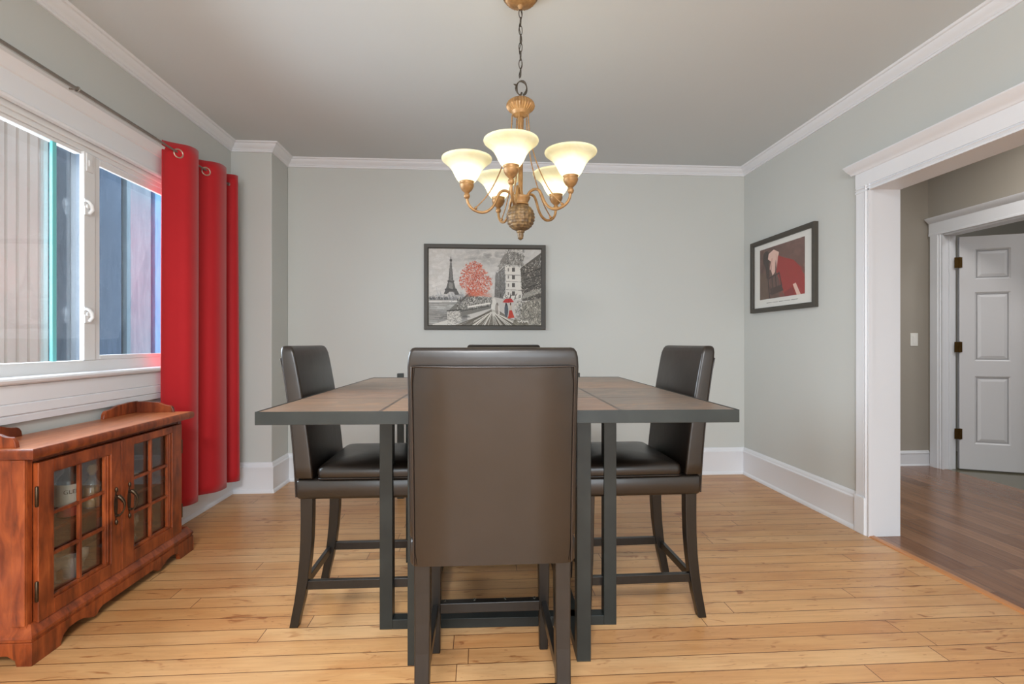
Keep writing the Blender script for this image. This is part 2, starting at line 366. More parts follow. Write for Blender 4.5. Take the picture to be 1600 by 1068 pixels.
# hall doorway casing
b = MB(); b.box(HX-.002, HX+.112, DY1, DY1+.02, 0, DZ).box(HX-.002, HX+.112, DY0-.02, DY1+.02, DZ, DZ+.02).box(HX-.002, HX+.112, DY0-.02, DY0, 0, DZ)
b.box(HX+.045, HX+.07, DY1-.012, DY1, 0, DZ)
struct(b.build('trim_8', M['trim'], bevel=.002))
b = MB(); b.prism([(HX, DY1+.115), (HX-.02, DY1+.115), (HX-.022, DY1+.04), (HX-.014, DY1+.034), (HX-.02, DY1+.02), (HX-.012, DY1+.014), (HX-.016, DY1-.004), (HX, DY1-.004)], 'z', 0, DZ+.02)
b.prism([(HX, DZ+.015), (HX-.022, DZ+.015), (HX-.022, DZ+.03), (HX-.018, DZ+.034), (HX-.018, DZ+.125), (HX-.03, DZ+.135), (HX-.055, DZ+.158), (HX-.06, DZ+.17), (HX, DZ+.17)], 'y', DY0-.1, DY1+.13)
struct(b.build('trim_9', M['trim'], smooth=30))

# six panel door standing open in the hall doorway
def six_panel(name):
    W, Hh, T = .80, 2.0, .036
    root = empty(name, (HX+.125, DY1-.012, .012), math.radians(-23.5)); struct(root)
    st, mid = .105, .10; pw = (W-2*st-mid)/2
    rails = [0, .22, .80, .93, 1.52, 1.63, 1.89, Hh]   # rail / panel limits
    b = MB(); b.box(0, W, -T/2+.008, T/2-.008, 0, Hh)
    for (x0, x1) in ((0, st), (st+pw, st+pw+mid), (W-st, W)): b.box(x0, x1, -T/2, T/2, 0, Hh)
    for (z0, z1) in ((0, .22), (.80, .93), (1.52, 1.63), (1.89, Hh)):
        for x0, x1 in ((st, st+pw), (st+pw+mid, W-st)): b.box(x0, x1, -T/2, T/2, z0, z1)
    b.build('door_slab', M['door'], root)
    for x0 in (st, st+pw+mid):
        for z0, z1 in ((.22, .80), (.93, 1.52), (1.63, 1.89)):
            for sgn in (-1, 1):
                f = sgn*(T/2-.008); q = sgn*(T/2-.001)
                def rect(i, y): return [(x0+i, y, z0+i), (x0+pw-i, y, z0+i), (x0+pw-i, y, z1-i), (x0+i, y, z1-i)]
                p = MB().loft([rect(.0, sgn*T/2), rect(.012, f), rect(.022, f), rect(.045, q), rect(.046, q)], caps=False)
                p.add(rect(.046, q), [(0, 1, 2, 3)])
                p.build('door_panel', M['door'], root)
    return root
door = six_panel('door_1')
for z in (.30, 1.05, 1.78):
    b = MB(); b.box(-.036, 0.0, -.0225, -.018, z-.045, z+.045).box(0, .018, -.0225, -.018, z-.045, z+.045); b.tube([(0, -.024, z-.047), (0, -.024, z+.047)], .006, 10)
    b.build('hinge', M['brass'], door)
kb = MB().lathe([(.001, 0), (.026, 0), (.026, .004), (.011, .008), (.010, .03), (.024, .04), (.028, .052), (.022, .064), (.001, .068)], (0,0,0), 20)
for sgn in (-1, 1):
    k = MB(); k.v = [(.74+x, sgn*(.018+z), .95+y) for x, y, z in kb.v]; k.f = list(kb.f); k.build('door_knob', M['brass'], door, smooth=40)

# switch on hall end wall
sw = empty('light_switch', (3.885, HY_, 1.07)); tag(sw, 'white rocker light switch on the hall wall beside the doorway', 'light switch')
MB().box(-.035, .035, -.006, 0, 0, .115).build('wall_plate', M['plate'], sw, bevel=.002)
MB().box(-.016, .016, -.010, -.006, .024, .091).build('rocker', M['plate'], sw, bevel=.001)

# ------------------------------------------------------------------ left window
win = empty('window_1', (XL, 2.3, WZ0)); struct(win)
def wp(bm, name, mat, **k):
    bm.v = [(x-XL, y-2.3, z-WZ0) for x, y, z in bm.v]; return bm.build(name, mat, win, **k)
b = MB(); FX0, FX1 = -1.878, -1.838
b.box(FX0, FX1, WY0, WY1, 1.990, WZ1).box(FX0, FX1, WY0, WY1, WZ0, 1.018).box(FX0, FX1, WY0, WY0+.05, 1.018, 1.990).box(FX0, FX1, WY1-.05, WY1, 1.018, 1.990)
b.box(FX1, FX1+.010, WY0, WY1, 2.012, WZ1).box(FX0, -1.846, WY0+.05, 2.496, 1.974, 1.990)
wp(b, 'window_frame', M['vinyl'], bevel=.003)
b = MB(); b.box(-1.856, -1.834, 2.496, 2.566, 1.018, 1.990); wp(b, 'mullion', M['vinyl'], bevel=.003)
b = MB(); SX0, SX1 = -1.858, -1.841
b.box(SX0, SX1, 2.568, 2.604, 1.018, 1.988).box(SX0, SX1, 3.27, 3.31, 1.018, 1.988).box(SX0, SX1, 2.604, 3.27, 1.955, 1.988).box(SX0, SX1, 2.604, 3.27, 1.018, 1.040)
sash = wp(b, 'sash', M['vinyl'], bevel=.003)
wp(MB().box(-1.853, -1.849, 2.600, 3.274, 1.036, 1.959), 'glass_pane', M['pane'])
wp(MB().box(-1.858, -1.853, WY0+.05, 2.340, 1.018, 1.974), 'glass_pane', M['pane'])
wp(MB().box(-1.862, -1.850, 2.340, 2.362, 1.018, 1.974), 'glass_edge', M['teal'], bevel=.001)
wp(MB().box(-1.874, -1.871, 2.30, 2.560, 1.018, 1.990), 'glass_pane', M['pane'])
for z in (1.228, 1.731):
    b = MB(); b.box(-1.834, -1.827, 2.492, 2.530, z-.036, z+.036)
    b.tube([(-1.826, 2.515, z-.030), (-1.816, 2.522, z-.010), (-1.814, 2.516, z+.010), (-1.818, 2.504, z+.024), (-1.826, 2.496, z+.030)], [.007, .009, .009, .008, .006], 10)
    b.tube([(-1.834, 2.505, z+.004), (-1.818, 2.505, z+.004)], .011, 12); b.box(-1.84, -1.826, 2.484, 2.500, z+.002, z+.022); wp(b, 'sash_lock', M['vinyl'], smooth=40)
b = MB(); b.box(-1.834, -1.829, 2.506, 2.546, 1.90, 1.985).box(-1.829, -1.824, 2.515, 2.530, 1.925, 1.955); wp(b, 'sash_latch', M['vinyl'], bevel=.002)
for z in (1.125, 1.808):
    b = MB(); b.box(-1.848, -1.842, 3.158, 3.182, z, z+.005).box(-1.848, -1.842, 3.156, 3.161, z, z+.030).box(-1.848, -1.842, 3.158, 3.182, z+.025, z+.030); wp(b, 'screen_clip', M['black'])
# casing, cornice, stool and stepped apron
b = MB(); b.box(XL, XL+.02, WY1-.01, WY1+.10, .80, WZ1).box(XL, XL+.02, WY0-.1, WY0+.01, .80, WZ1)
b.prism([(XL, 2.035), (XL+.026, 2.035), (XL+.028, 2.045), (XL+.02, 2.052), (XL+.02, 2.140), (XL+.026, 2.144), (XL+.03, 2.155), (XL+.044, 2.172), (XL+.056, 2.182), (XL+.058, 2.196), (XL, 2.196)], 'y', WY0-.12, WY1+.12)
struct(b.build('trim_10', M['trim'], smooth=30))
b = MB(); b.prism([(XL-.03, .966), (XL+.02, .966), (XL+.042, .962), (XL+.046, .954), (XL+.042, .944), (XL+.034, .940), (XL+.026, .936), (XL-.0, .936)], 'y', WY0-.13, WY1+.13)
struct(b.build('trim_11', M['trim'], smooth=40))
b = MB(); b.prism([(XL, .934), (XL+.022, .934), (XL+.022, .866), (XL+.017, .862), (XL+.024, .858), (XL+.024, .822), (XL+.016, .818), (XL+.020, .813), (XL+.018, .788), (XL, .784)], 'y', WY0-.1, WY1+.1)
struct(b.build('trim_12', M['trim'], smooth=20))

# what stands outside the window: beige siding and tall weathered boards in the gap between houses
GX = -2.62
struct(MB().box(-6, XL-.16, -3, 8, -.9, -.8).build('ground', M['soil']))
b = MB(); y = 0.206; poly = [(GX-.06, .206)]
while y < 3.29:
    poly += [(GX, y), (GX, y+.052), (GX-.012, y+.058), (GX-.012, y+.066)]; y += .072
poly += [(GX-.06, y)]
b.prism(poly, 'z', -.8, 3.3)
tag(b.build('siding_panel', M['siding']), 'beige ribbed siding panel outside the left window', 'siding')
OUT = [('boardA', 3.345, 3.583, 'narrow dark slate board outside, beside the teal glass edge'),
       ('boardD', 3.632, 4.071, 'dark blue board outside, just right of the window mullion'),
       ('boardB', 4.130, 4.42, 'pale grey-blue board outside, in the middle of the right sash'),
       ('boardC', 4.475, 5.4, 'bright blue board outside, against the red curtain edge')]
for m_, y0, y1, lb in OUT:
    o = MB().box(GX-.14, GX-.10, y0, y1, -.8, 3.3).build('outdoor_board', M[m_], bevel=.004)
    tag(o, lb, 'board', 'tall boards outside the window')
struct(MB().box(GX-.24, GX-.150, 0, 7.0, -.8, 3.3).build('neighbour_wall', M['gap']))

# ------------------------------------------------------------------ curtain and rod
RX, RZ = -1.73, 2.19
rod = empty('curtain_rod', (RX, 2.0, RZ)); tag(rod, 'thin nickel curtain rod above the left window', 'curtain rod')
MB().tube([(0, -1.1, 0), (0, .85, 0)], .0075, 12).build('rod_tube', M['rod'], rod, smooth=40)
MB().tube([(0, .845, 0), (0, 1.66, 0)], .0058, 12).build('rod_tube', M['rod'], rod, smooth=40)
for y in (.317, 1.64, -.9):
    b = MB(); b.tube([(XL-RX+.001, y, .006), (-.008, y, .0)], .004, 8).ring((0, y, 0), .010, .003, 'y'); b.box(XL-RX, XL-RX+.005, y-.012, y+.012, -.03, .03)
    b.build('bracket', M['rod'], rod, smooth=40)
fin = MB().lathe([(.001, 0), (.012, .004), (.014, .014), (.009, .024), (.001, .028)], (0,0,0), 14).build('finial', M['rod'], rod, smooth=40)
fin; fin.rotation_euler = (-PI/2, 0, 0); fin.location = (0, 1.66, 0)

cur = empty('curtain', (RX, 3.0, .13)); tag(cur, 'deep red grommet curtain hanging at the right side of the window', 'curtain')
# plan of the folds: rod crossings at the grommets
keys = [(2.966, .030), (2.985, -.012), (3.04, -.040), (3.12, -.052), (3.20, -.012), (3.225, .045), (3.255, .058), (3.30, .018), (3.345, -.040), (3.40, -.046), (3.455, -.010), (3.475, .045),
        (3.50, .062), (3.54, .020), (3.565, -.045), (3.60, -.05), (3.64, -.005), (3.66, .045), (3.685, .055), (3.71, .02)]
keys = [(2.968, -.040), (2.995, -.030), (3.045, .006), (3.09, .040), (3.15, .050), (3.20, .036), (3.245, -.008), (3.275, -.036), (3.31, -.036), (3.352, -.002), (3.385, .034), (3.43, .052), (3.49, .054), (3.535, .042),
        (3.562, .0), (3.575, -.045), (3.60, -.056), (3.628, -.04), (3.642, .010), (3.662, .040), (3.695, .046), (3.722, .02)]
def cr(p0, p1, p2, p3, t):
    return tuple(.5*((2*b)+(-a+c)*t+(2*a-5*b+4*c-d)*t*t+(-a+3*b-3*c+d)*t*t*t) for a, b, c, d in zip(p0, p1, p2, p3))
plan = []
for i in range(len(keys)-1):
    q = [keys[max(i-1, 0)], keys[i], keys[i+1], keys[min(i+2, len(keys)-1)]]
    for k in range(6): plan.append(cr(*q, k/6))
plan.append(keys[-1])
NZ = 40; ztop, zbot = 2.235, .135; vs = []; fs = []
for iz in range(NZ+1):
    f = iz/NZ; z = ztop+(zbot-ztop)*f
    for j, (y, x) in enumerate(plan):
        u = (y-2.972)/.753; amp = .95+.10*f+.06*math.sin(3*f+5*u)
        yy = 2.972+(y-2.972)*(1-.0*f)+.012*f*math.sin(6*u+1) - .012*f*(1-u)
        zz = z + (.005*math.cos((y-3.12)*2*PI/.34))*(1-f)**6 + .034*u*(1-f) + .022*(1-u)*f
        vs.append((x*amp, yy-3.0, zz-.13))
n = len(plan)
for i in range(NZ):
    for j in range(n-1): fs.append((i*n+j, i*n+j+1, (i+1)*n+j+1, (i+1)*n+j))
b = MB().add(vs, fs); o = b.build('fabric', M['curtain'], cur, smooth=80)
m = o.modifiers.new('thick', 'SOLIDIFY'); m.thickness = .002
for y, x, a in ((3.045, .006, .62), (3.352, .0, .75), (3.562, .000, -1.1)):
    b = MB().ring((0, 0, 0), .024, .0042, 'x', seg=28)
    g = b.build('grommet', M['grommet'], cur, smooth=60); g.location = (x+.001, y-3.0, RZ-.13-.008); g.rotation_euler = (0, 0, -a)
    g.scale = (1, 1, 1)

# ------------------------------------------------------------------ cabinet
CX = -1.55   # face frame plane
CW0, CW1 = 1.852, 2.765
cab = empty('display_cabinet', (-1.67, 2.32, 0)); tag(cab, 'low cherry-stained wooden cabinet with two glazed doors under the window', 'cabinet')
def cp(bm, name, mat, parent=None, **k):
    bm.v = [(x+1.67, y-2.32, z) for x, y, z in bm.v]; return bm.build(name, mat, parent or cab, **k)
BX = XL+.030
b = MB(); b.box(BX, CX-.022, CW0, CW0+.02, .10, .70).box(BX, CX-.022, CW1-.02, CW1, .10, .70).box(BX, BX+.008, CW0+.02, CW1-.02, .10, .70)
b.box(BX, CX-.022, CW0+.02, CW1-.02, .165, .182)
b.box(BX, CX-.022, CW0+.02, CW1-.02, .682, .70)
b.box(CX-.022, CX, CW0, CW0+.026, .10, .70).box(CX-.022, CX, CW1-.026, CW1, .10, .70).box(CX-.022, CX-.004, CW0+.026, CW1-.026, .684, .70).box(CX-.022, CX-.004, CW0+.026, CW1-.026, .10, .122)
# side panel frame on the visible end
b.box(BX+.0, BX+.04, CW0-.006, CW0, .13, .70).box(CX-.045, CX, CW0-.006, CW0, .13, .70)
cp(b, 'body', M['cherry'], bevel=.002)
cp(MB().box(BX+.008, CX-.03, CW0+.02, CW1-.02, .400, .414), 'shelf', M['cherry'], bevel=.002)
# top slab with shaped edge
b = MB(); TX = CX+.04; ty0, ty1 = 1.832, 2.812
def trect(i, z): return [(XL+.026, ty0+i, z), (TX-i, ty0+i, z), (TX-i, ty1-i, z), (XL+.026, ty1-i, z)]
b.loft([trect(.018, .700), trect(.006, .703), trect(.002, .709), trect(.0, .715), trect(.0, .727), trect(.002, .733), trect(.006, .737)])
tp = cp(b, 'top', M['cherry'], smooth=40)
b = MB(); b.loft([trect(.010, .7368), trect(.012, .7378)]); cp(b, 'top_sheen', M['topsheen'], parent=tp)  # thin added sheet carrying the painted window sheen
# gallery rails: curved boards at the two back corners
def scroll(L, h):
    pts = [(0, 0), (0, h)]
    for k in range(49):
        f = k/48; x = L*(.25+.75*f)
        if f < .35: z = h-.004*math.sin(f/.35*PI/2)
        elif f < .85: q = (f-.35)/.5; z = h-.004-(h*.30)*(.5-.5*math.cos(q*PI))
        else: q = (f-.85)/.15; z = (h*.70-.004)*math.sqrt(max(0, 1-q*q))
        pts.append((x, max(z, 0)))
    return pts
for s, y0 in ((1, ty0+.03), (-1, ty1-.03)):
    p = [(y0+s*a, .737+c) for a, c in scroll(.245, .060)]
    b = MB().prism(p, 'x', XL+.028, XL+.044); cp(b, 'gallery_rail', M['cherry'], bevel=.002)
    p = [(XL+.044+a, .737+c) for a, c in scroll(.185, .058)]
    b = MB().prism(p, 'y', y0, y0+s*.016); cp(b, 'gallery_rail', M['cherry'], bevel=.002)
# base with mouldings and scalloped skirt
b = MB(); fx = -1.520; y0, y1 = 1.838, 2.822; bx = XL+.030
def brect(i, z): return [(bx, y0+i, z), (fx-i, y0+i, z), (fx-i, y1-i, z), (bx, y1-i, z)]
b.loft([brect(.008, .078), brect(.004, .080), brect(.004, .088), brect(.0, .091), brect(.001, .100), brect(.010, .112), brect(.016, .122), brect(.022, .132)])
cp(b, 'base_moulding', M['cherry'], smooth=30)
half = [(0, 0), (.122, 0), (.124, .014), (.135, .032), (.160, .045), (.200, .047), (.235, .040), (.262, .026), (.285, .018), (.298, .020), (.308, .032), (.330, .040)]
L_ = y1-y0; pr = [(y0+a, z) for a, z in half]+[(y1-a, z) for a, z in reversed(half)]+[(y1, .079), (y0, .079)]
b = MB().prism(pr, 'x', fx-.020, fx)
hs = [(bx, 0), (bx+.05, 0), (bx+.055, .02), (bx+.08, .036), (fx-.08, .036), (fx-.055, .02), (fx-.05, 0), (fx-.020, 0), (fx-.020, .079), (bx, .079)]
b.prism(hs, 'y', y0, y0+.018).prism(hs, 'y', y1-.018, y1)
cp(b, 'base_skirt', M['cherry'], bevel=.0015)
# doors
def cab_door(y0, y1, hand):
    z0, z1 = .126, .682; s = .070 if hand > 0 else .070
    gy0, gy1, gz0, gz1 = (1.950, 2.206, .192, .632) if hand > 0 else (2.378, 2.630, .192, .646)
    b = MB(); x0, x1 = CX-.002, CX+.018
    b.box(x0, x1, y0, gy0-.004, z0, z1).box(x0, x1, gy1+.026, y1, z0, z1)
    ye = gy1+.026 if hand > 0 else gy1+.026
    b.box(x0, x1, gy0-.004, ye, gz1+.004, z1).box(x0, x1, gy0-.004, ye, z0, gz0-.012)
    d = cp(b, 'door', M['cherry'], bevel=.0025)
    b = MB()
    # stepped inner bead
    b.box(x0, x1-.006, gy1, ye, gz0-.012, gz1+.004).box(x0, x1-.006, gy0-.004, gy0, gz0-.012, gz1+.004).box(x0, x1-.006, gy0, gy1, gz0-.012, gz0).box(x0, x1-.006, gy0, gy1, gz1, gz1+.004)
    b.box(x0, x1-.003, (gy1+ye)/2-.004, (gy1+ye)/2+.004, gz0, gz1)
    yc = (gy0+gy1)/2; b.box(x0, x1-.007, yc-.006, yc+.006, gz0, gz1)
    for q in (.333, .667):
        zz = gz0+(gz1-gz0)*q; b.box(x0, x1-.007, gy0, yc-.006, zz-.006, zz+.006).box(x0, x1-.007, yc+.006, gy1, zz-.006, zz+.006)
    cp(b, 'muntins', M['cherry'], parent=d, bevel=.0015)
    cp(MB().box(CX-.006, CX-.003, gy0-.003, gy1+.003, gz0-.003, gz1+.003), 'glass', M['cabglass'], parent=d)
    # drop handle: pierced plate with pointed ends and a curved bail
    hy = y1-.035 if hand > 0 else y0+.043; hz = .414; X = x1
    b = MB(); pl = []
    for k in range(28):
        a = 2*PI*k/28; r = .007+.003*math.cos(2*a)
        pl.append((hy+r*1.05*math.cos(a), hz+(.075 if abs(math.sin(a)) > .98 else .055)*math.sin(a)))
    b.prism(pl, 'x', X, X+.003)
    b.lathe([(.001, -.012), (.006, -.006), (.006, .006), (.001, .012)], (X+.004, hy, hz+.066), 10).lathe([(.001, -.012), (.006, -.006), (.006, .006), (.001, .012)], (X+.004, hy, hz-.070), 10)
    b.tube([(X, hy, hz+.036), (X+.012, hy, hz+.038)], .007, 10).tube([(X, hy, hz-.040), (X+.012, hy, hz-.042)], .006, 10)
    pts = []
    for k in range(13):
        f = k/12; pts.append((X+.012+.022*math.sin(f*PI)**.7, hy+.006*math.sin(f*PI), hz+.040-.084*f))
    b.tube(pts, [.009-.0065*min(1, k/7)+.001*k/12 for k in range(13)], 10)
    cp(b, 'handle', M['bronze'], parent=d, smooth=45)
    hyy = y0-.003 if hand > 0 else y1+.003
    for z in (.235, .565):
        b = MB().tube([(x1-.004, hyy, z-.036), (x1-.004, hyy, z-.033), (x1-.004, hyy, z+.033), (x1-.004, hyy, z+.036)], [.003, .0055, .0055, .003], 10)
        cp(b, 'hinge', M['bronze'], parent=d, smooth=40)
    return d
cab_door(1.880, 2.291, 1); cab_door(2.295, 2.737, -1)

# ------------------------------------------------------------------ things inside the cabinet
def lt(prof, name, mat, parent, c=(0,0,0), seg=20, **k):
    return MB().lathe(prof, c, seg).build(name, mat, parent, smooth=40, **k)
SH, BT = .414, .182
def put(name, x, y, z, label, cat, group=None):
    return tag(empty(name, (x, y, z)), label, cat, group)
o = put('liquor_bottle', -1.625, 2.132, SH, 'bottle with a white wrap label and red foot on the cabinet shelf', 'bottle')
lt([(.03, 0), (.036, .004), (.036, .135), (.030, .155), (.013, .175), (.012, .215), (.013, .22)], 'bottle_glass', M['darkglass'], o)
lt([(.0368, .045), (.0368, .130)], 'paper_label', M['label'], o); lt([(.0366, .006), (.0366, .042)], 'red_foot_band', M['redlabel'], o)
lt([(.001, 0), (.0135, 0), (.0135, .02), (.001, .021)], 'cap', M['label'], o, (0, 0, .212))
try:
    cu = bpy.data.curves.new('txt', 'FONT'); cu.body = 'GLEN'; cu.size = .022; cu.align_x = 'CENTER'; tmp = bpy.data.objects.new('txt', cu); COL.objects.link(tmp)
    bpy.context.view_layer.update(); me = bpy.data.meshes.new_from_object(tmp); bpy.data.objects.remove(tmp)
    for vtx in me.vertices:   # wrap the lettering round the bottle
        x, y = vtx.co.x, vtx.co.y; a = x/.037 - .62; vtx.co = (.0373*math.cos(a), .0373*math.sin(a), .095+y)
    me.materials.clear(); me.materials.append(M['ink']); to = bpy.data.objects.new('label_lettering', me); COL.objects.link(to); to.parent = o
except Exception as ex: print('text', ex)
o = put('liquor_decanter', -1.620, 2.248, SH, 'faceted glass decanter of amber liquor with a stopper on the cabinet shelf', 'decanter')
lt([(.001, .005), (.030, .005), (.030, .085), (.001, .085)], 'liquor', M['amber'], o, seg=8)
lt([(.033, 0), (.034, .004), (.034, .095), (.018, .118), (.013, .130), (.016, .136)], 'decanter_glass', M['clear'], o, seg=8)
lt([(.001, .130), (.009, .132), (.010, .140), (.018, .150), (.019, .165), (.012, .178), (.001, .180)], 'stopper', M['cork'], o, seg=10)
o = put('liqueur_bottle', -1.71, 2.215, SH, 'pale bottle standing behind the white-labelled bottle and the decanter', 'bottle')
lt([(.03, 0), (.032, .01), (.032, .12), (.012, .15), (.012, .19)], 'bottle_glass', M['clear'], o)
lt([(.0325, .03), (.0325, .11)], 'paper_label', M['label'], o)
for k, (x, y) in enumerate(((-1.60, 1.975), (-1.66, 2.015))):
    o = put('champagne_flute', x, y, SH, ('tall thin flute at the front left corner of the cabinet shelf', 'tall thin flute behind the front left flute on the cabinet shelf')[k], 'glass', 'flutes on the cabinet shelf')
    lt([(.022, 0), (.022, .002), (.003, .006), (.003, .05), (.012, .08), (.017, .12), (.015, .165), (.0145, .165), (.016, .12), (.011, .082), (.001, .06)], 'flute_glass', M['clear'], o, seg=16)
GW = [(.026, 0), (.026, .002), (.003, .006), (.003, .055), (.018, .072), (.030, .10), (.028, .135), (.027, .135), (.029, .10), (.017, .074), (.001, .06)]
TB = [(.026, 0), (.032, .08), (.031, .08), (.025, .006), (.001, .006)]
CP_ = [(.020, 0), (.020, .003), (.004, .007), (.004, .04), (.026, .062), (.040, .085), (.039, .085), (.025, .065), (.001, .044)]
gls = [('wine_glass', GW, -1.60, 1.99, 'wine glass at the left front of the cabinet floor'), ('coupe_glass', CP_, -1.62, 2.06, 'wide coupe glass beside the wine glass on the cabinet floor'),
       ('tumbler', TB, -1.60, 2.115, 'short tumbler in front of the left muntin on the cabinet floor'), ('cordial_glass', [(r*.6, z*.6) for r, z in GW], -1.61, 2.19, 'tiny stemmed cordial glass behind the left door, lower right pane'),
       ('ice_bowl', [(.02, 0), (.03, .004), (.036, .04), (.035, .04), (.029, .008), (.001, .006)], -1.68, 2.205, 'small cut glass bowl behind the tiny cordial glass'),
       ('shot_glass', [(.015, 0), (.020, .045), (.019, .045), (.014, .006), (.001, .006)], -1.59, 2.44, 'little shot glass at the left of the right door'),
       ('goblet', [(r*1.1, z*.8) for r, z in GW], -1.63, 2.50, 'goblet behind the right door on the cabinet floor'),
       ('brandy_glass', [(r*1.15, z*.9) for r, z in GW], -1.70, 2.44, 'rounded brandy glass at the back behind the shot glass')]
for nm, pf, x, y, lb in gls:
    o = lt(pf, nm, M['clear'], None, seg=18); o.location = (x, y, BT); tag(o, lb, 'glass', 'glassware on the cabinet floor')
for k, (x, y) in enumerate(((-1.66, 2.44), (-1.62, 2.40+.085))):
    o = lt([(r, z) for r, z in CP_], 'dessert_glass', M['clear'], None, seg=18); o.location = (x, y, SH)
    tag(o, ('cut glass dish at the back of the shelf behind the right door', 'cut glass dish nearer the glass of the right door')[k], 'glass', 'dessert glasses on the cabinet shelf')
o = lt([(.017, 0), (.017, .09), (.001, .09)], 'pillar_candle', M['label'], None, seg=14); o.location = (-1.585, 1.948+.01, BT); tag(o, 'slim white candle in the left corner of the cabinet floor', 'candle')

# ------------------------------------------------------------------ pictures (painted on fine meshes through a colour attribute)
class Canvas:
    def __init__(s, w, h, c):
        s.w, s.h = w, h; s.a = np.zeros((h, w, 3)); s.a[:] = np.array(c)/255
        s.X, s.Y = np.meshgrid((np.arange(w)+.5)/w, (np.arange(h)+.5)/h); s.asp = w/h; s.r = np.random.RandomState(3)
    def mask(s, pts):
        m = np.zeros((s.h, s.w), bool); n = len(pts)
        for i in range(n):
            x0, y0 = pts[i]; x1, y1 = pts[(i+1) % n]
            if y0 == y1: continue
            c = ((y0 > s.Y) != (y1 > s.Y)) & (s.X < (x1-x0)*(s.Y-y0)/(y1-y0)+x0); m ^= c
        return m
    def poly(s, pts, c, al=1): m = s.mask(pts); s.a[m] = s.a[m]*(1-al)+np.array(c)/255*al
    def line(s, x0, y0, x1, y1, wd, c, al=1):
        # distances in height units
        xa, xb = x0*s.asp, x1*s.asp
        i0, i1 = max(0, int((min(y0, y1)-wd)*s.h)-1), min(s.h, int((max(y0, y1)+wd)*s.h)+2); j0, j1 = max(0, int((min(x0, x1)-wd)*s.w)-1), min(s.w, int((max(x0, x1)+wd)*s.w)+2)
        if i0 >= i1 or j0 >= j1: return
        px = s.X[i0:i1, j0:j1]*s.asp; py = s.Y[i0:i1, j0:j1]; dx, dy = xb-xa, y1-y0; L = dx*dx+dy*dy+1e-12
        t = np.clip(((px-xa)*dx+(py-y0)*dy)/L, 0, 1); d = np.hypot(px-xa-t*dx, py-y0-t*dy); m = d < wd
        sub = s.a[i0:i1, j0:j1]; sub[m] = sub[m]*(1-al)+np.array(c)/255*al
    def ell(s, cx, cy, rx, ry, c, al=1):
        m = ((s.X-cx)/rx)**2+((s.Y-cy)/ry)**2 < 1; s.a[m] = s.a[m]*(1-al)+np.array(c)/255*al
    def speckle(s, m, amt, sx=1):
        n = s.r.rand(s.h, s.w)
        n = (n+np.roll(n, 1, 1)*sx)/(1+sx); s.a[m] = np.clip(s.a[m]+((n[m]-.5)*amt)[:, None], 0, 1)
    def build(s, name, W, Hh, parent, rough=.5, gain=1.0, lift=0):
        w, h = s.w, s.h
        xs = np.linspace(-W/2, W/2, w+1); zs = np.linspace(Hh/2, -Hh/2, h+1); gx, gz = np.meshgrid(xs, zs)
        co = np.stack([gx.ravel(), np.zeros(gx.size), gz.ravel()], 1)
        me = bpy.data.meshes.new(name); i = np.arange(h)[:, None]*(w+1)+np.arange(w)[None, :]
        f = np.stack([i, i+w+1, i+w+2, i+1], 2).reshape(-1, 4)
        me.vertices.add(len(co)); me.vertices.foreach_set('co', co.ravel()); me.loops.add(f.size); me.loops.foreach_set('vertex_index', f.ravel().astype(np.int32))
        me.polygons.add(len(f)); me.polygons.foreach_set('loop_start', (np.arange(len(f))*4).astype(np.int32)); me.update(calc_edges=True)
        at = me.color_attributes.new('paint', 'FLOAT_COLOR', 'CORNER'); a = np.clip(s.a*gain+lift, 0, 1); lin = np.where(a <= .04045, a/12.92, ((a+.055)/1.055)**2.4)
        c4 = np.ones((h*w, 4, 4)); c4[:, :, :3] = lin.reshape(-1, 1, 3); at.data.foreach_set('color', c4.ravel())
        t = NT(name+'_paint'); at_ = t.n('ShaderNodeAttribute', attribute_name='paint'); t.princ(at_.outputs['Color'], rough, spec=.3, normal=t.bump(t.noise(t.coord(), 250, 3), .15, .001)); me.materials.append(t.m)
        o = bpy.data.objects.new(name, me); COL.objects.link(o); o.parent = parent; return o

def frame_ring(W, Hh, fw, dp, y0=0):
    # mitred frame: outer W x H, face towards -y, back at y0
    prof = [(0, 0), (0, -dp), (.004, -dp-.002), (fw-.008, -dp), (fw, -dp+.006), (fw, 0)]
    secs = []
    for sx, sz in ((-1,-1),(1,-1),(1,1),(-1,1),(-1,-1)):
        secs.append([(sx*(W/2-i), y0+y, sz*(Hh/2-i)) for i, y in prof])
    return MB().loft(secs, caps=False)

# Paris street painting
pic = empty('framed_painting', (.0425, YB, 1.5505)); tag(pic, 'framed painting of a grey city street with tower and red tree, on back wall', 'painting')
frame_ring(.985, .690, .036, .026).build('picture_frame', M['frame'], pic, smooth=30)
C = Canvas(420, 282, (196,192,186)); R = C.r
def U(x): return (x-138)/1207
def V(y): return (y-128)/812
# brushed sky
for k in range(500):
    x = R.rand(); y = R.rand()*.6; g = 205-70*max(0, 1-abs(y-.10)/.16)*max(0, 1-abs(x-.55)/.5)+R.randn()*9
    if x < .2: g += 5
    C.line(x, y, x+.05*R.randn(), y+.02*R.randn(), .012+.012*R.rand(), (g, g*.985, g*.965), .35)
# water and far bank
C.poly([(0, .68), (.34, .68), (.34, 1), (0, 1)], (150,147,142))
for k in range(160):
    y = .70+.28*R.rand(); g = 190-110*max(0, 1-abs(y-.88)/.10)+R.randn()*14-60*(.72 > y)*R.rand(); x = R.rand()*.3; C.line(x, y, x+.07, y, .004, (g, g, g*.98), .6)
for k in range(120):
    x = R.rand()*.34; C.line(x, .655-.03*R.rand(), x+.006, .665, .006, (70+60*R.rand(),)*3, .7)
for k in range(60):
    x = R.rand()*.4; C.line(x, .60+.03*R.randn(), x+.01, .61, .006, (150+40*R.rand(),)*3, .6)
C.line(0, .693, .3, .690, .005, (232,230,224))
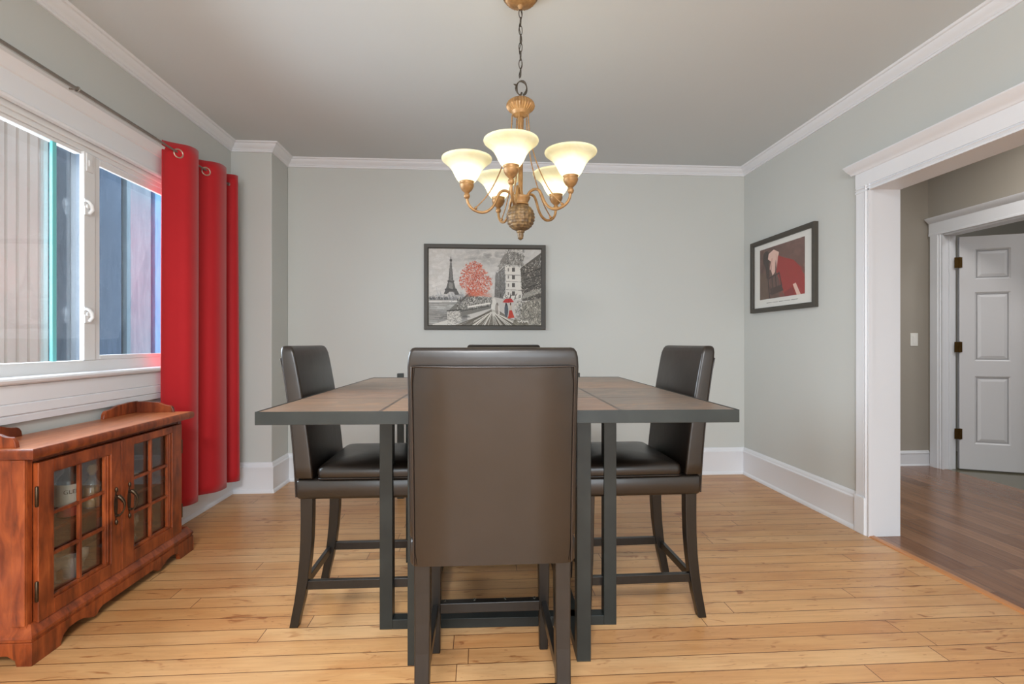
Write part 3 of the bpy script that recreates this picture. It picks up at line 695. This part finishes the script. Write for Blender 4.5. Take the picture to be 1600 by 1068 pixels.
# tower
tw = lambda f: .004+.012*f+.040*max(0, f-.35)**1.6*2.2
cx = U(375)
def tl(v0, v1, w0, w1, c=(84,82,80)):
    C.poly([(cx-w0, v0), (cx+w0, v0), (cx+w1, v1), (cx-w1, v1)], c)
tl(V(205), V(240), .0018, .003); tl(V(240), V(262), .010, .010); tl(V(262), V(470), .006, .022); tl(V(465), V(480), .030, .031); tl(V(480), V(560), .026, .044, (98,96,93)); tl(V(552), V(568), .052, .054)
C.poly([(cx-.050, V(568)), (cx+.055, V(568)), (cx+.078, V(620)), (cx+.042, V(622)), (cx+.018, V(585)), (cx-.012, V(585)), (cx-.034, V(610)), (cx-.062, V(610))], (92,90,87))
for k in range(26):
    f = k/26; v = V(262)+(V(470)-V(262))*f; w = .005+.016*f; C.line(cx-w*.7, v, cx+w*.7, v+.012, .0016, (190,188,182), .7)
for k in range(10):
    v = V(485)+.008*k; C.line(cx-.018, v, cx+.018, v+.016, .0016, (200,198,190), .7)
# left edge pale haze and trees at foot
for k in range(60):
    x = U(470)+.05*R.randn(); C.line(x, V(640)+.03*R.randn(), x+.01, V(650), .006, (120+60*R.rand(),)*3, .6)
# wall, stairs and bookstalls
C.poly([(U(440), V(700)), (U(560), V(600)), (U(820), V(680)), (U(800), V(760)), (U(480), V(850)), (U(340), V(790))], (120,118,112))
C.poly([(U(335), V(785)), (U(470), V(790)), (U(490), V(940)), (U(335), V(920))], (196,192,184))
C.poly([(U(180), V(930)), (U(335), V(885)), (U(450), V(900)), (U(450), V(940)), (U(180), V(940))], (206,202,194))
for k in range(520):
    q = R.rand(); x = U(440+370*q); y = V(640+R.rand()*(110-20*q)+(40*(1-q))*R.rand()); g = 60+170*R.rand(); C.line(x, y, x+.012*R.rand(), y+.02*R.randn(), .004, (g, g*.98, g*.94), .8)
for k in range(260):
    x = U(335+150*R.rand()); y = V(785+150*R.rand()); g = 90+140*R.rand(); C.line(x, y, x+.01, y+.012*R.randn(), .0035, (g, g*.98, g*.94), .7)
C.line(U(560), V(745), U(790), V(705), .011, (226,222,214)); C.line(U(480), V(690), U(570), V(600), .010, (90,88,84)); C.line(U(335), V(787), U(480), V(775), .007, (60,58,54))
C.line(U(480), V(790), U(790), V(735), .004, (58,56,52))
# red tree
C.line(U(590), V(640), U(560), V(580), .006, (70,60,56))
for k in range(2500):
    a = R.rand()*2*PI; r = math.sqrt(R.rand()); x = 640+178*r*math.cos(a); y = 445+190*r*math.sin(a)
    if abs(x-(600+.12*(y-250))) > 60+(y-270)*.62 + 22*math.sin(y*.09)+18*R.rand(): continue
    if y > 560 and x < 540: continue
    dns = 1-r*.55
    if R.rand() > dns+.12: continue
    col = ((196,92,68), (176,72,52), (216,120,96), (150,70,56), (206,146,128))[R.randint(5)]
    C.line(U(x), V(y), U(x)+.012*(R.rand()-.3), V(y)+.016*(R.rand()-.2), .0038, col, .85)
for k in range(150):
    C.line(U(520+300*R.rand()), V(540+90*R.rand()), U(520+300*R.rand()), V(600+40*R.rand()), .0015, (206,110,84), .25)
# pale houses along the lane
C.poly([(U(850), V(400)), (U(960), V(300)), (U(960), V(660)), (U(840), V(640))], (120,117,112))
C.poly([(U(950), V(300)), (U(1130), V(310)), (U(1140), V(660)), (U(960), V(660))], (212,208,200))
C.poly([(U(880), V(370)), (U(950), V(290)), (U(1140), V(300)), (U(1160), V(200)), (U(1040), V(150)), (U(950), V(180)), (U(900), V(260))], (134,130,124))
C.poly([(U(1120), V(330)), (U(1345), V(160)), (U(1345), V(660)), (U(1140), V(680))], (96,92,86))
C.poly([(U(1140), V(700)), (U(1345), V(640)), (U(1345), V(940)), (U(1100), V(940))], (140,136,126))
for k in range(900):
    x = 870+475*R.rand(); y = 140+180*R.rand(); g = 40+190*R.rand()
    if y < 330-.42*(x-870) - 40 and x < 950: continue
    if x > 1160 and y < 300-.7*(x-1120)+60: continue
    C.line(U(x), V(y), U(x)+.014*(R.rand()-.2), V(y)-.03*R.rand(), .0028, (g, g*.98, g*.94), .7)
for k in range(900):
    x = 1130+215*R.rand(); y = 290+370*R.rand(); g = (40+60*R.rand()) if R.rand() < .6 else 190*R.rand()+50; C.line(U(x), V(y), U(x)+.016*R.randn()*.6, V(y)-.02*R.rand(), .0028, (g, g*.96, g*.9), .7)
for yy in (400, 470, 560):
    C.line(U(965), V(yy), U(1130), V(yy+6), .003, (120,116,110)); C.line(U(1140), V(yy-10), U(1345), V(yy-70), .005, (60,58,54))
for yy in (345, 425, 510, 600):
    C.poly([(U(1028), V(yy-22)), (U(1060), V(yy-22)), (U(1060), V(yy+22)), (U(1028), V(yy+22))], (92,88,84)); C.poly([(U(982), V(yy-15)), (U(996), V(yy-15)), (U(996), V(yy+18)), (U(982), V(yy+18))], (130,126,120))
for k in range(300):
    x = 850+110*R.rand(); y = 350+300*R.rand(); g = 60+130*R.rand(); C.line(U(x), V(y), U(x)+.006, V(y)+.016*R.randn(), .0026, (g,)*3, .6)
for k in range(60):
    x = 900+230*R.rand(); C.line(U(x), V(620+50*R.rand()), U(x)+.01, V(600+50*R.rand()), .004, (225,222,214) if R.rand() < .5 else (70,66,62), .8)
for k in range(26):
    x = 1135+210*k/26; C.line(U(x), V(660-.35*(x-1135)), U(x)+.016, V(600-.3*(x-1135)), .004, (220,216,206) if k % 2 else (50,48,44), .9)
# street
C.poly([(U(480), V(940)), (U(810), V(770)), (U(900), V(790)), (U(1120), V(940))], (120,114,104))
for k in range(70):
    a = -1.25+2.5*R.rand(); C.line(U(815+20*a), V(800), U(815+330*a), V(945), .0035, (228,224,214) if R.rand() < .55 else (86,80,70), .75)
C.poly([(U(480), V(940)), (U(640), V(855)), (U(600), V(940))], (104,98,88), .7)
C.ell(U(835), V(745), .022, .12, (232,230,222), .6)
C.ell(U(868), V(760), .018, .075, (150,142,134), .8); C.ell(U(870), V(712), .007, .018, (120,110,102), .9); C.line(U(885), V(735), U(890), V(815), .008, (214,208,200))
# café crowd, figures and red umbrella
for k in range(700):
    x = 1060+285*R.rand(); y = 690+250*R.rand(); g = (55+60*R.rand()) if R.rand() < .5 else 130+110*R.rand(); C.line(U(x), V(y), U(x)+.012*R.randn()*.5, V(y)-.025*R.rand(), .0032, (g, g*.97, g*.9), .75)
C.poly([(U(1060), V(870)), (U(1200), V(910)), (U(1200), V(945)), (U(1020), V(945))], (110,104,88), .6)
C.ell(U(968), V(780), .017, .09, (84,90,98)); C.ell(U(966), V(715), .008, .02, (66,60,60)); C.ell(U(1015), V(760), .012, .05, (196,184,170)); C.ell(U(1013), V(712), .007, .018, (110,76,60))
C.poly([(U(1000), V(780)), (U(1028), V(780)), (U(1056), V(858)), (U(985), V(868))], (188,66,52))
C.poly([(U(925), V(695)), (U(955), V(660)), (U(1020), V(652)), (U(1050), V(690)), (U(985), V(700))], (186,60,58)); C.line(U(990), V(668), U(990), V(700), .003, (120,40,40))
for k in range(6): C.line(U(1090+20*k), V(895+10*math.sin(k*2)), U(1105+20*k), V(905-8*math.sin(k*2)), .004, (235,232,224))
C.speckle(np.ones((C.h, C.w), bool), .06)
o = C.build('canvas', .915, .620, pic, .55); o.location = (0, -.014, 0)
MB().box(-.46, .46, -.012, 0, -.312, .312).build('backing', M['frame'], pic)

# framed print of a woman in red on the right wall (hangs on wall_right, face towards -x)
pr = empty('framed_print', (XR, 3.632, 1.618), -PI/2); tag(pr, 'dark framed print of a bending figure in a red dress on the right wall', 'framed print')
frame_ring(.798, .563, .034, .030).build('picture_frame', M['frame'], pr, smooth=30)
MB().box(-.38, .38, -.010, 0, -.26, .26).build('mat_board', M['plate'], pr)
C = Canvas(300, 230, (104,74,66)); R = C.r
for k in range(600):
    x, y = R.rand(), R.rand(); g = .85+.3*R.rand(); f = .72+.4*x*(1-y*.3)
    C.line(x, y, x+.03*R.randn(), y+.03*R.randn(), .03, (108*g*f, 78*g*f, 70*g*f), .3)
C.poly([(0, .45), (.2, .5), (.24, 1), (0, 1)], (96,78,62), .6)
C.ell(.16, .20, .085, .15, (52,40,36)); C.poly([(.12, .25), (.22, .22), (.24, .55), (.17, .60)], (58,46,42))
C.poly([(.22, .12), (.34, .06), (.46, .14), (.44, .24), (.38, .28), (.37, .50), (.31, .56), (.28, .46), (.30, .30), (.20, .22)], (222,184,170))
C.line(.40, .18, .44, .50, .03, (216,176,162)); C.line(.30, .24, .26, .42, .022, (206,160,146))
C.poly([(.44, .20), (.60, .28), (.78, .36), (.92, .52), (1, .72), (1, 1), (.60, 1), (.55, .90), (.48, .70), (.40, .50)], (150,42,40))
for k in range(160):
    t_ = R.rand(); x = .45+.5*t_; y = .35+.6*R.rand()
    if y > .24+.45*(x-.44)*1.1: C.line(x, y, x+.05, y+.08, .010, (134+34*R.rand(), 36+16*R.rand(), 34+14*R.rand()), .35)
C.poly([(.76, .80), (.82, .78), (.92, 1), (.84, 1)], (222,184,170)); C.poly([(.58, .92), (.76, .84), (.80, 1), (.58, 1)], (110,34,34), .6)
for x0, y0, x1, y1 in ((.20, .58, .24, 1), (.46, .52, .52, .78), (.22, .60, .46, .54), (.30, .60, .32, .80), (.38, .58, .40, .80), (.26, .82, .52, .78), (.24, .90, .50, .88)): C.line(x0, y0, x1, y1, .014, (60,44,40))
C.poly([(.26, .82), (.52, .78), (.56, .88), (.28, .94)], (66,48,42))
C.speckle(np.ones((C.h, C.w), bool), .03)
o = C.build('print_image', .560, .390, pr, .4, 1.0, .05); o.location = (-.005, -.0115, .012)
b = MB()
for k in range(34):
    if k in (6, 13, 19, 26): continue
    x = -.19+k*.0115; b.box(x, x+.007, -.0108, -.0102, -.215, -.211)
b.build('caption', M['ink'], pr)
MB().box(-.37, .37, -.020, -.018, -.245, .245).build('glazing', M['picglass'], pr)

# ------------------------------------------------------------------ dining table
TR = math.radians(-1.4)
tab = empty('dining_table', (.078, 2.161, 0), TR); tag(tab, 'large square counter-height table with slate tile top and black metal base', 'table')
W2, L2, TZ = .6875, .71, .907
b = MB(); b.box(-W2, W2, -L2, -L2+.004, TZ-.037, TZ).box(-W2, W2, L2-.004, L2, TZ-.037, TZ).box(-W2, -W2+.004, -L2+.004, L2-.004, TZ-.037, TZ).box(W2-.004, W2, -L2+.004, L2-.004, TZ-.037, TZ)
b.box(-W2+.004, W2-.004, -L2+.004, L2-.004, TZ-.036, TZ-.012)
b.build('table_edge', M['black'], tab, bevel=.001)
MB().box(-W2+.004, W2-.004, -L2+.004, L2-.004, TZ-.012, TZ-.0015).build('tile_top', M['slate'], tab)
def leg_frame(along, c, half):
    b = MB(); q = .0245; z1 = TZ-.037
    if along == 'x': seg = lambda a0, a1, z0, z2: b.box(a0, a1, c-q, c+q, z0, z2)
    else: seg = lambda a0, a1, z0, z2: b.box(c-q, c+q, a0, a1, z0, z2)
    seg(-half, -half+2*q, 0, z1); seg(half-2*q, half, 0, z1)
    seg(-half+2*q, half-2*q, 0, .037); seg(-half+2*q, half-2*q, z1-.03, z1)
    return b.build('leg_frame', M['black'], tab, bevel=.0015)
leg_frame('x', -.157, .458); leg_frame('x', .440, .458); leg_frame('y', -.290, .407); leg_frame('y', .290, .407)

# ------------------------------------------------------------------ counter chairs (local: front is +y)
def make_chair():
    root = empty('counter_chair')
    HWD = .2235
    def yr(z):  # rear face of the backrest
        f = (z-.50)/.585; return -.240-.022*f-.042*f*f
    # backrest
    b = MB(); secs = []
    zs = [.574, .580, .62, .68, .74, .80, .86, .92, .98, 1.03, 1.055, 1.070, 1.079, 1.083]
    ins = [.004, 0, 0, 0, 0, 0, 0, 0, 0, 0, .002, .006, .012, .020]
    for z, i in zip(zs, ins):
        th = .070-.016*(z-.57)/.51
        secs.append(rrect(.230-i, th/2-i*.7, .010, 4, 0, yr(z)+th/2, z))
    b.loft(secs); nv = []
    for x, y, z in b.v:
        k = max(0, (z-.95)/.13); z2 = z-.014*(1-(x/.23)**2)*k*k + .004*abs(x/.23)**3*k
        nv.append((x*(1-.0*k), y-.006*(1-(x/.23)**2)*k, z2))
    b.v = [(x*HWD/.23, y, z+.004) for x, y, z in nv]; br = b.build('backrest', M['leather'], root, smooth=50)
    # piping down both front and rear edges of the side strips
    for sx in (-1, 1):
        for e in (0, 1):
            b = MB(); pts = []
            for k in range(15):
                z = .578+k/14*.476; th = .070-.016*(z-.57)/.51
                pts.append((sx*(HWD-.0045+(-.004 if k == 14 else 0)), yr(z)+(.004 if k == 14 else 0)+(th-.006 if e else .006), z))
            b.tube(pts, .0026, 8); b.build('piping', M['piping'], br, smooth=50)
    # outer back panel: covers the back down to the bottom of the seat box
    b = MB(); secs = []
    for k in range(14):
        z = .502+(1.036-.502)*k/13; i = .006 if k in (0, 13) else 0; bul = .0035*math.sin(PI*k/13)
        secs.append([(-.215+i, yr(z)+.012, z), (-.2155+i, yr(z)+.002, z), (-.210+i, yr(z)-.003, z), (-.11, yr(z)-.004-bul, z), (0, yr(z)-.0045-bul*1.3, z), (.11, yr(z)-.004-bul, z), (.210-i, yr(z)-.003, z), (.2155-i, yr(z)+.002, z), (.215-i, yr(z)+.012, z)])
    b.v = []; b.loft([[(x*HWD/.2275, y, z) for x, y, z in q] for q in secs]); bp = b.build('back_panel', M['leather'], root, smooth=50)
    z = 1.038; pts = [(-.225, yr(.50)-.003, .50)]
    pts = [(-.2165, yr(.505+k*.0375)-.001, .505+k*.0375) for k in range(14)]+[(-.214, yr(z)-.004, z), (-.2, yr(z)-.006, z+.001), (-.1, yr(z)-.008, z-.001), (0, yr(z)-.009, z-.001), (.1, yr(z)-.008, z-.001), (.2, yr(z)-.006, z+.001), (.214, yr(z)-.004, z)]+[(.2165, yr(.9925-k*.0375)-.001, .9925-k*.0375) for k in range(14)]
    MB().tube([(x*HWD/.2275, y, z) for x, y, z in pts], .0026, 8).build('piping', M['piping'], bp, smooth=60)
    # seat cushion
    b = MB(); secs = []
    for z, i in ((.574, .003), (.580, 0), (.600, -.002), (.614, .001), (.622, .008)):
        secs.append(rrect(HWD-i, .205-i, .022, 4, 0, .045, z))
    for z, i in ((.628, .020), (.634, .045), (.640, .085), (.643, .130), (.644, .180)): secs.append(rrect(HWD-i, .205-i, .022, 4, 0, .045, z))
    b.loft(secs); st = b.build('seat', M['leather'], root, smooth=60)
    pts = [(x, y, .577) for x, y, _ in rrect(HWD+.0015, .2065, .022, 4, 0, .045, 0)]
    MB().tube(pts+[pts[0]], .0025, 8).build('piping', M['piping'], st, smooth=60)
    # upholstered seat box
    b = MB(); secs = []
    for z, i in ((.496, .014), (.500, .006), (.510, 0), (.565, 0), (.572, .004)): secs.append(rrect(HWD-i, .2455-i, .012, 4, 0, .0055, z))
    b.loft(secs); b.build('seat_box', M['leather'], root, smooth=60)
    # legs
    for sx in (-1, 1):
        b = MB(); secs = []
        for z, y0, hd, hw in ((.505, -.202, .023, .022), (.42, -.202, .0225, .0215), (.34, -.204, .022, .021), (.26, -.209, .021, .0205), (.18, -.218, .020, .020), (.10, -.231, .0185, .019), (.04, -.244, .017, .018), (0, -.252, .0165, .0175)):
            secs.append([(sx*.192+a*hw, y0+c*hd, z) for a, c in ((-1,-1),(1,-1),(1,1),(-1,1))])
        b.loft(secs).build('leg', M['espresso'], root, bevel=.003)
        b = MB(); secs = []
        for z, y0, hd, hw in ((.505, .208, .021, .021), (.25, .211, .019, .019), (0, .216, .015, .015)):
            secs.append([(sx*.192+a*hw, y0+c*hd, z) for a, c in ((-1,-1),(1,-1),(1,1),(-1,1))])
        b.loft(secs).build('leg', M['espresso'], root, bevel=.003)
        MB().box(sx*.192-.010, sx*.192+.010, -.204, .196, .142, .177).build('stretcher', M['espresso'], root, bevel=.002)
    MB().box(-.176, .176, -.236, -.218, .130, .162).build('stretcher', M['espresso'], root, bevel=.002)
    fr = MB().box(-.176, .176, .192, .224, .146, .181).build('foot_rail', M['espresso'], root, bevel=.002)
    for x in (-.16, -.055, .055, .16):
        MB().lathe([(.0055, 0), (.0055, .002), (.002, .003)], (x, .216, .181), 12).build('screw', M['steel'], fr)
    return root
chair = make_chair()
places = [((.036, 1.622, 0), 0, 'dark brown leather counter chair nearest the camera, seen from behind', None),
          ((-.466, 2.232, 0), -PI/2, 'dark brown leather counter chair at the left side of the table', None),
          ((.634, 2.200, 0), PI/2+math.radians(.8), 'dark brown leather counter chair at the right side of the table', None),
          ((.143, 2.805, 0), PI, 'dark brown leather counter chair on the far side of the table, mostly hidden', None)]
for i, (loc, rz, lb, _) in enumerate(places):
    o = chair if i == 0 else copy_tree(chair)
    o.location = loc; o.rotation_euler = (0, 0, rz)
    tag(o, lb, 'chair', 'leather counter chairs round the table')

# slim dark metal stand between the table and the back wall
st = empty('console_stand', (.0675, 3.80, 0)); tag(st, 'slim dark metal stand behind the table, only post tips and a foot showing', 'stand')
for sx in (-1, 1):
    for y, zt in ((-.125, .882), (.125, .80)):
        MB().box(sx*.63-.0215-(.06*sx if y > 0 else 0), sx*.63+.0215-(.06*sx if y > 0 else 0), y-.0215, y+.0215, 0, zt).build('leg', M['black'], st, bevel=.001)
MB().box(-.6085, .6085, -.14, .14, .78, .80).build('stand_top', M['black'], st)

# ------------------------------------------------------------------ chandelier
CHX, CHY = .170, 2.145
ch = empty('chandelier', (CHX, CHY, 1.53)); tag(ch, 'antique gold five-light chandelier with cream bell shades above the table', 'chandelier')
def cz(z): return z-1.53
def hp(prof): return [(r, cz(z)) for r, z in prof]
lt(hp([(.001, 2.560), (.074, 2.560), (.076, 2.556), (.074, 2.548), (.068, 2.543), (.064, 2.540)]), 'canopy', M['pine'], ch, seg=48)
MB().lathe(hp([(.066, 2.542), (.060, 2.534), (.048, 2.524), (.030, 2.516), (.014, 2.512), (.010, 2.504), (.006, 2.498), (.001, 2.497)]), seg=60, flute=(.06, cz(2.513), cz(2.537))).build('canopy_dome', M['gold'], ch, smooth=25)
z = 2.482; k = 0; b = MB()
while z > 2.20:
    b = MB().ring((0, 0, cz(z)), .020, .0018, 'x', sx=.36, sy=1.0, seg=16, ts=6, ang=(.2 if k % 2 else .2+PI/2)); b.build('chain_link', M['chain'], ch, smooth=60); z -= .0355; k += 1
pts = [(.006*math.sin(i*.9), .004*math.cos(i*.7), cz(2.50-i*.0145)) for i in range(21)]
MB().tube(pts, .0016, 6).build('cord', M['chain'], ch, smooth=60)
pts = [(.004+.026*math.cos(a)*.85, .0, cz(2.168)+.030*math.sin(a)) for a in [(-.4*PI+1.8*PI*i/18) for i in range(19)]]
b = MB().tube(pts, [.004+.0015*math.sin(i) for i in range(19)], 8); b.tube([(-.03, 0, cz(2.185)), (-.022, 0, cz(2.182)), (-.014, 0, cz(2.176))], [.001, .004, .004], 8); b.tube([(.006, 0, cz(2.15)), (-.004, 0, cz(2.132)), (-.028, 0, cz(2.122))], [.004, .004, .002], 8)
b.build('hook', M['chain'], ch, smooth=60)
MB().lathe(hp([(.001, 2.124), (.020, 2.122), (.042, 2.117), (.052, 2.108), (.057, 2.098), (.058, 2.090), (.054, 2.082), (.046, 2.074), (.040, 2.068), (.034, 2.055), (.018, 2.045), (.001, 2.044)]), seg=56, flute=(.045, cz(2.072), cz(2.114))).build('collar', M['gold'], ch, smooth=25)
lt(hp([(.009, 2.05), (.014, 2.03), (.011, 1.98), (.010, 1.90), (.010, 1.80), (.009, 1.74), (.012, 1.72), (.012, 1.70)]), 'column', M['gold'], ch)
MB().lathe(hp([(.001, 1.702), (.030, 1.704), (.040, 1.712), (.041, 1.708), (.037, 1.700), (.032, 1.690), (.031, 1.684), (.034, 1.682), (.034, 1.678), (.030, 1.676)]), seg=48, flute=(.02, cz(1.686), cz(1.706))).build('pot_rim', M['gold'], ch, smooth=60)
# pineapple body with a woven scale relief
b = MB(); secs = []; NR, NS = 34, 60
for i in range(NR+1):
    f = i/NR; a = PI*(.10+.86*f); rr = .058*math.sin(a)**.85; z = cz(1.625)+.056*math.cos(a)
    secs.append([((rr*(1+.085*math.sin(j/NS*2*PI*10+i*1.0)*math.sin(j/NS*2*PI*10-i*1.0)))*math.cos(2*PI*j/NS), (rr*(1+.085*math.sin(j/NS*2*PI*10+i*1.0)*math.sin(j/NS*2*PI*10-i*1.0)))*math.sin(2*PI*j/NS), z) for j in range(NS)])
b.loft(secs).build('pineapple', M['pine'], ch, smooth=70)
lt(hp([(.012, 1.572), (.017, 1.568), (.017, 1.563), (.012, 1.560), (.013, 1.548), (.011, 1.542), (.012, 1.538), (.007, 1.533), (.001, 1.530)]), 'finial', M['pine'], ch)
SR = .225
armp = [(.026, 1.692), (.032, 1.712), (.046, 1.728), (.066, 1.735), (.085, 1.728), (.098, 1.706), (.110, 1.678), (.128, 1.655), (.152, 1.642), (.178, 1.643), (.203, 1.655), (.219, 1.675), (.225, 1.700)]
A0 = math.radians(270-3.6-10)   # the shade nearest the viewer, slightly to the left
for k in range(5):
    a = A0+k*2*PI/5; ca, sa = math.cos(a), math.sin(a)
    fine = []
    for i in range(len(armp)-1):
        q = [armp[max(i-1, 0)], armp[i], armp[i+1], armp[min(i+2, len(armp)-1)]]
        for s_ in range(4): fine.append(cr(*q, s_/4))
    fine.append(armp[-1])
    arm = MB().tube([(r*ca, r*sa, cz(z)) for r, z in fine], .0058, 10).build('arm', M['gold'], ch, smooth=60)
    rp = [(.036, 2.052), (.038, 2.01), (.046, 1.95), (.060, 1.89), (.084, 1.82), (.118, 1.748), (.150, 1.700), (.186, 1.662)]
    fine = []
    for i in range(len(rp)-1):
        q = [rp[max(i-1, 0)], rp[i], rp[i+1], rp[min(i+2, len(rp)-1)]]
        for s_ in range(8): fine.append(cr(*q, s_/8))
    fine.append(rp[-1])
    b = MB().tube([(r*ca, r*sa, cz(z)) for r, z in fine], [.0022+.0007*(i % 2) for i in range(len(fine))], 8)
    b.lathe([(.001, -.007), (.006, -.003), (.007, 0), (.006, .003), (.001, .007)], (.188*ca, .188*sa, cz(1.658)), 10)
    b.build('rope_stay', M['gold'], ch, smooth=60)
    c = (SR*ca, SR*sa, 0)
    cup = lt(hp([(.005, 1.694), (.010, 1.698), (.013, 1.706), (.011, 1.714), (.008, 1.718), (.012, 1.722), (.022, 1.732), (.028, 1.744), (.030, 1.752), (.028, 1.756), (.029, 1.762), (.031, 1.766), (.026, 1.766), (.001, 1.760)]), 'shade_holder', M['gold'], arm, c, 28)
    prof = [(.026, 1.764), (.034, 1.766), (.042, 1.776), (.050, 1.790), (.057, 1.805), (.066, 1.820), (.078, 1.834), (.092, 1.845), (.102, 1.853), (.1045, 1.859), (.1035, 1.863)]
    sh = MB(); inner = [(r-.003, z+.001) for r, z in reversed(prof[1:])]
    sh.loft([[(c[0]+r*math.cos(2*PI*j/48), c[1]+r*math.sin(2*PI*j/48), cz(z)) for j in range(48)] for r, z in prof], caps=False)
    sh.build('lamp_shade', M['shade'], arm, smooth=70)
    lt(hp([(.001, 1.766), (.012, 1.768), (.013, 1.782), (.022, 1.800), (.026, 1.815), (.022, 1.830), (.010, 1.838), (.001, 1.840)]), 'bulb', M['bulb'], arm, c, 16)

# ------------------------------------------------------------------ light
def area(name, loc, rot, sx, sy, power, col, spread=None):
    l = bpy.data.lights.new(name, 'AREA'); l.shape = 'RECTANGLE'; l.size = sx; l.size_y = sy; l.energy = power; l.color = col
    if spread: l.spread = spread
    o = bpy.data.objects.new(name, l); COL.objects.link(o); o.location = loc; o.rotation_euler = rot; return o
area('rear_opening_fill', (.3, YR-.12, 1.40), (PI/2, 0, 0), 2.5, 1.75, 78, (.89, .95, 1))  # added area fill standing in for an unseen, assumed rear window
area('rear_ceiling_fill', (-.2, -1.15, 2.50), (0, 0, 0), .8, .8, 165, (.95, .97, 1))  # added fill above and behind the camera, no fixture modelled
area('left_window_daylight', (XL-.30, 2.35, 1.55), (0, -1.27, 0), .9, 2.0, 54, (.84, .92, 1), math.radians(135))
area('hall_fill', (3.25, 3.0, 2.72), (0, 0, 0), .5, .5, 17, (1, .96, .92))  # added boost for the dim hall, no fixture modelled
area('far_room_fill', (5.0, 2.7, 2.7), (0, 0, 0), .6, .6, 14, (.98, .98, 1))  # added fill to brighten the room past the hall door

w = bpy.data.worlds.new('sky'); bpy.context.scene.world = w; w.use_nodes = True
w.node_tree.nodes['Background'].inputs[0].default_value = (.78, .89, 1.0, 1); w.node_tree.nodes['Background'].inputs[1].default_value = 2.6

cam = bpy.data.cameras.new('camera'); cam.lens = 18; cam.sensor_width = 36; cam.shift_y = 1/1600; cam.clip_start = .02
co = bpy.data.objects.new('camera', cam); COL.objects.link(co); co.location = (0, 0, 1.10); co.rotation_euler = (PI/2, 0, -math.atan(.0625))
sc = bpy.context.scene; sc.camera = co
sc.view_settings.view_transform = 'Standard'; sc.view_settings.look = 'None'; sc.view_settings.exposure = 0.07; sc.view_settings.gamma = 1; sc.view_settings.use_curve_mapping = False
sc.cycles.use_denoising = True
sc.cycles.max_bounces = 10; sc.cycles.diffuse_bounces = 5; sc.cycles.transparent_max_bounces = 16; sc.cycles.sample_clamp_indirect = 4
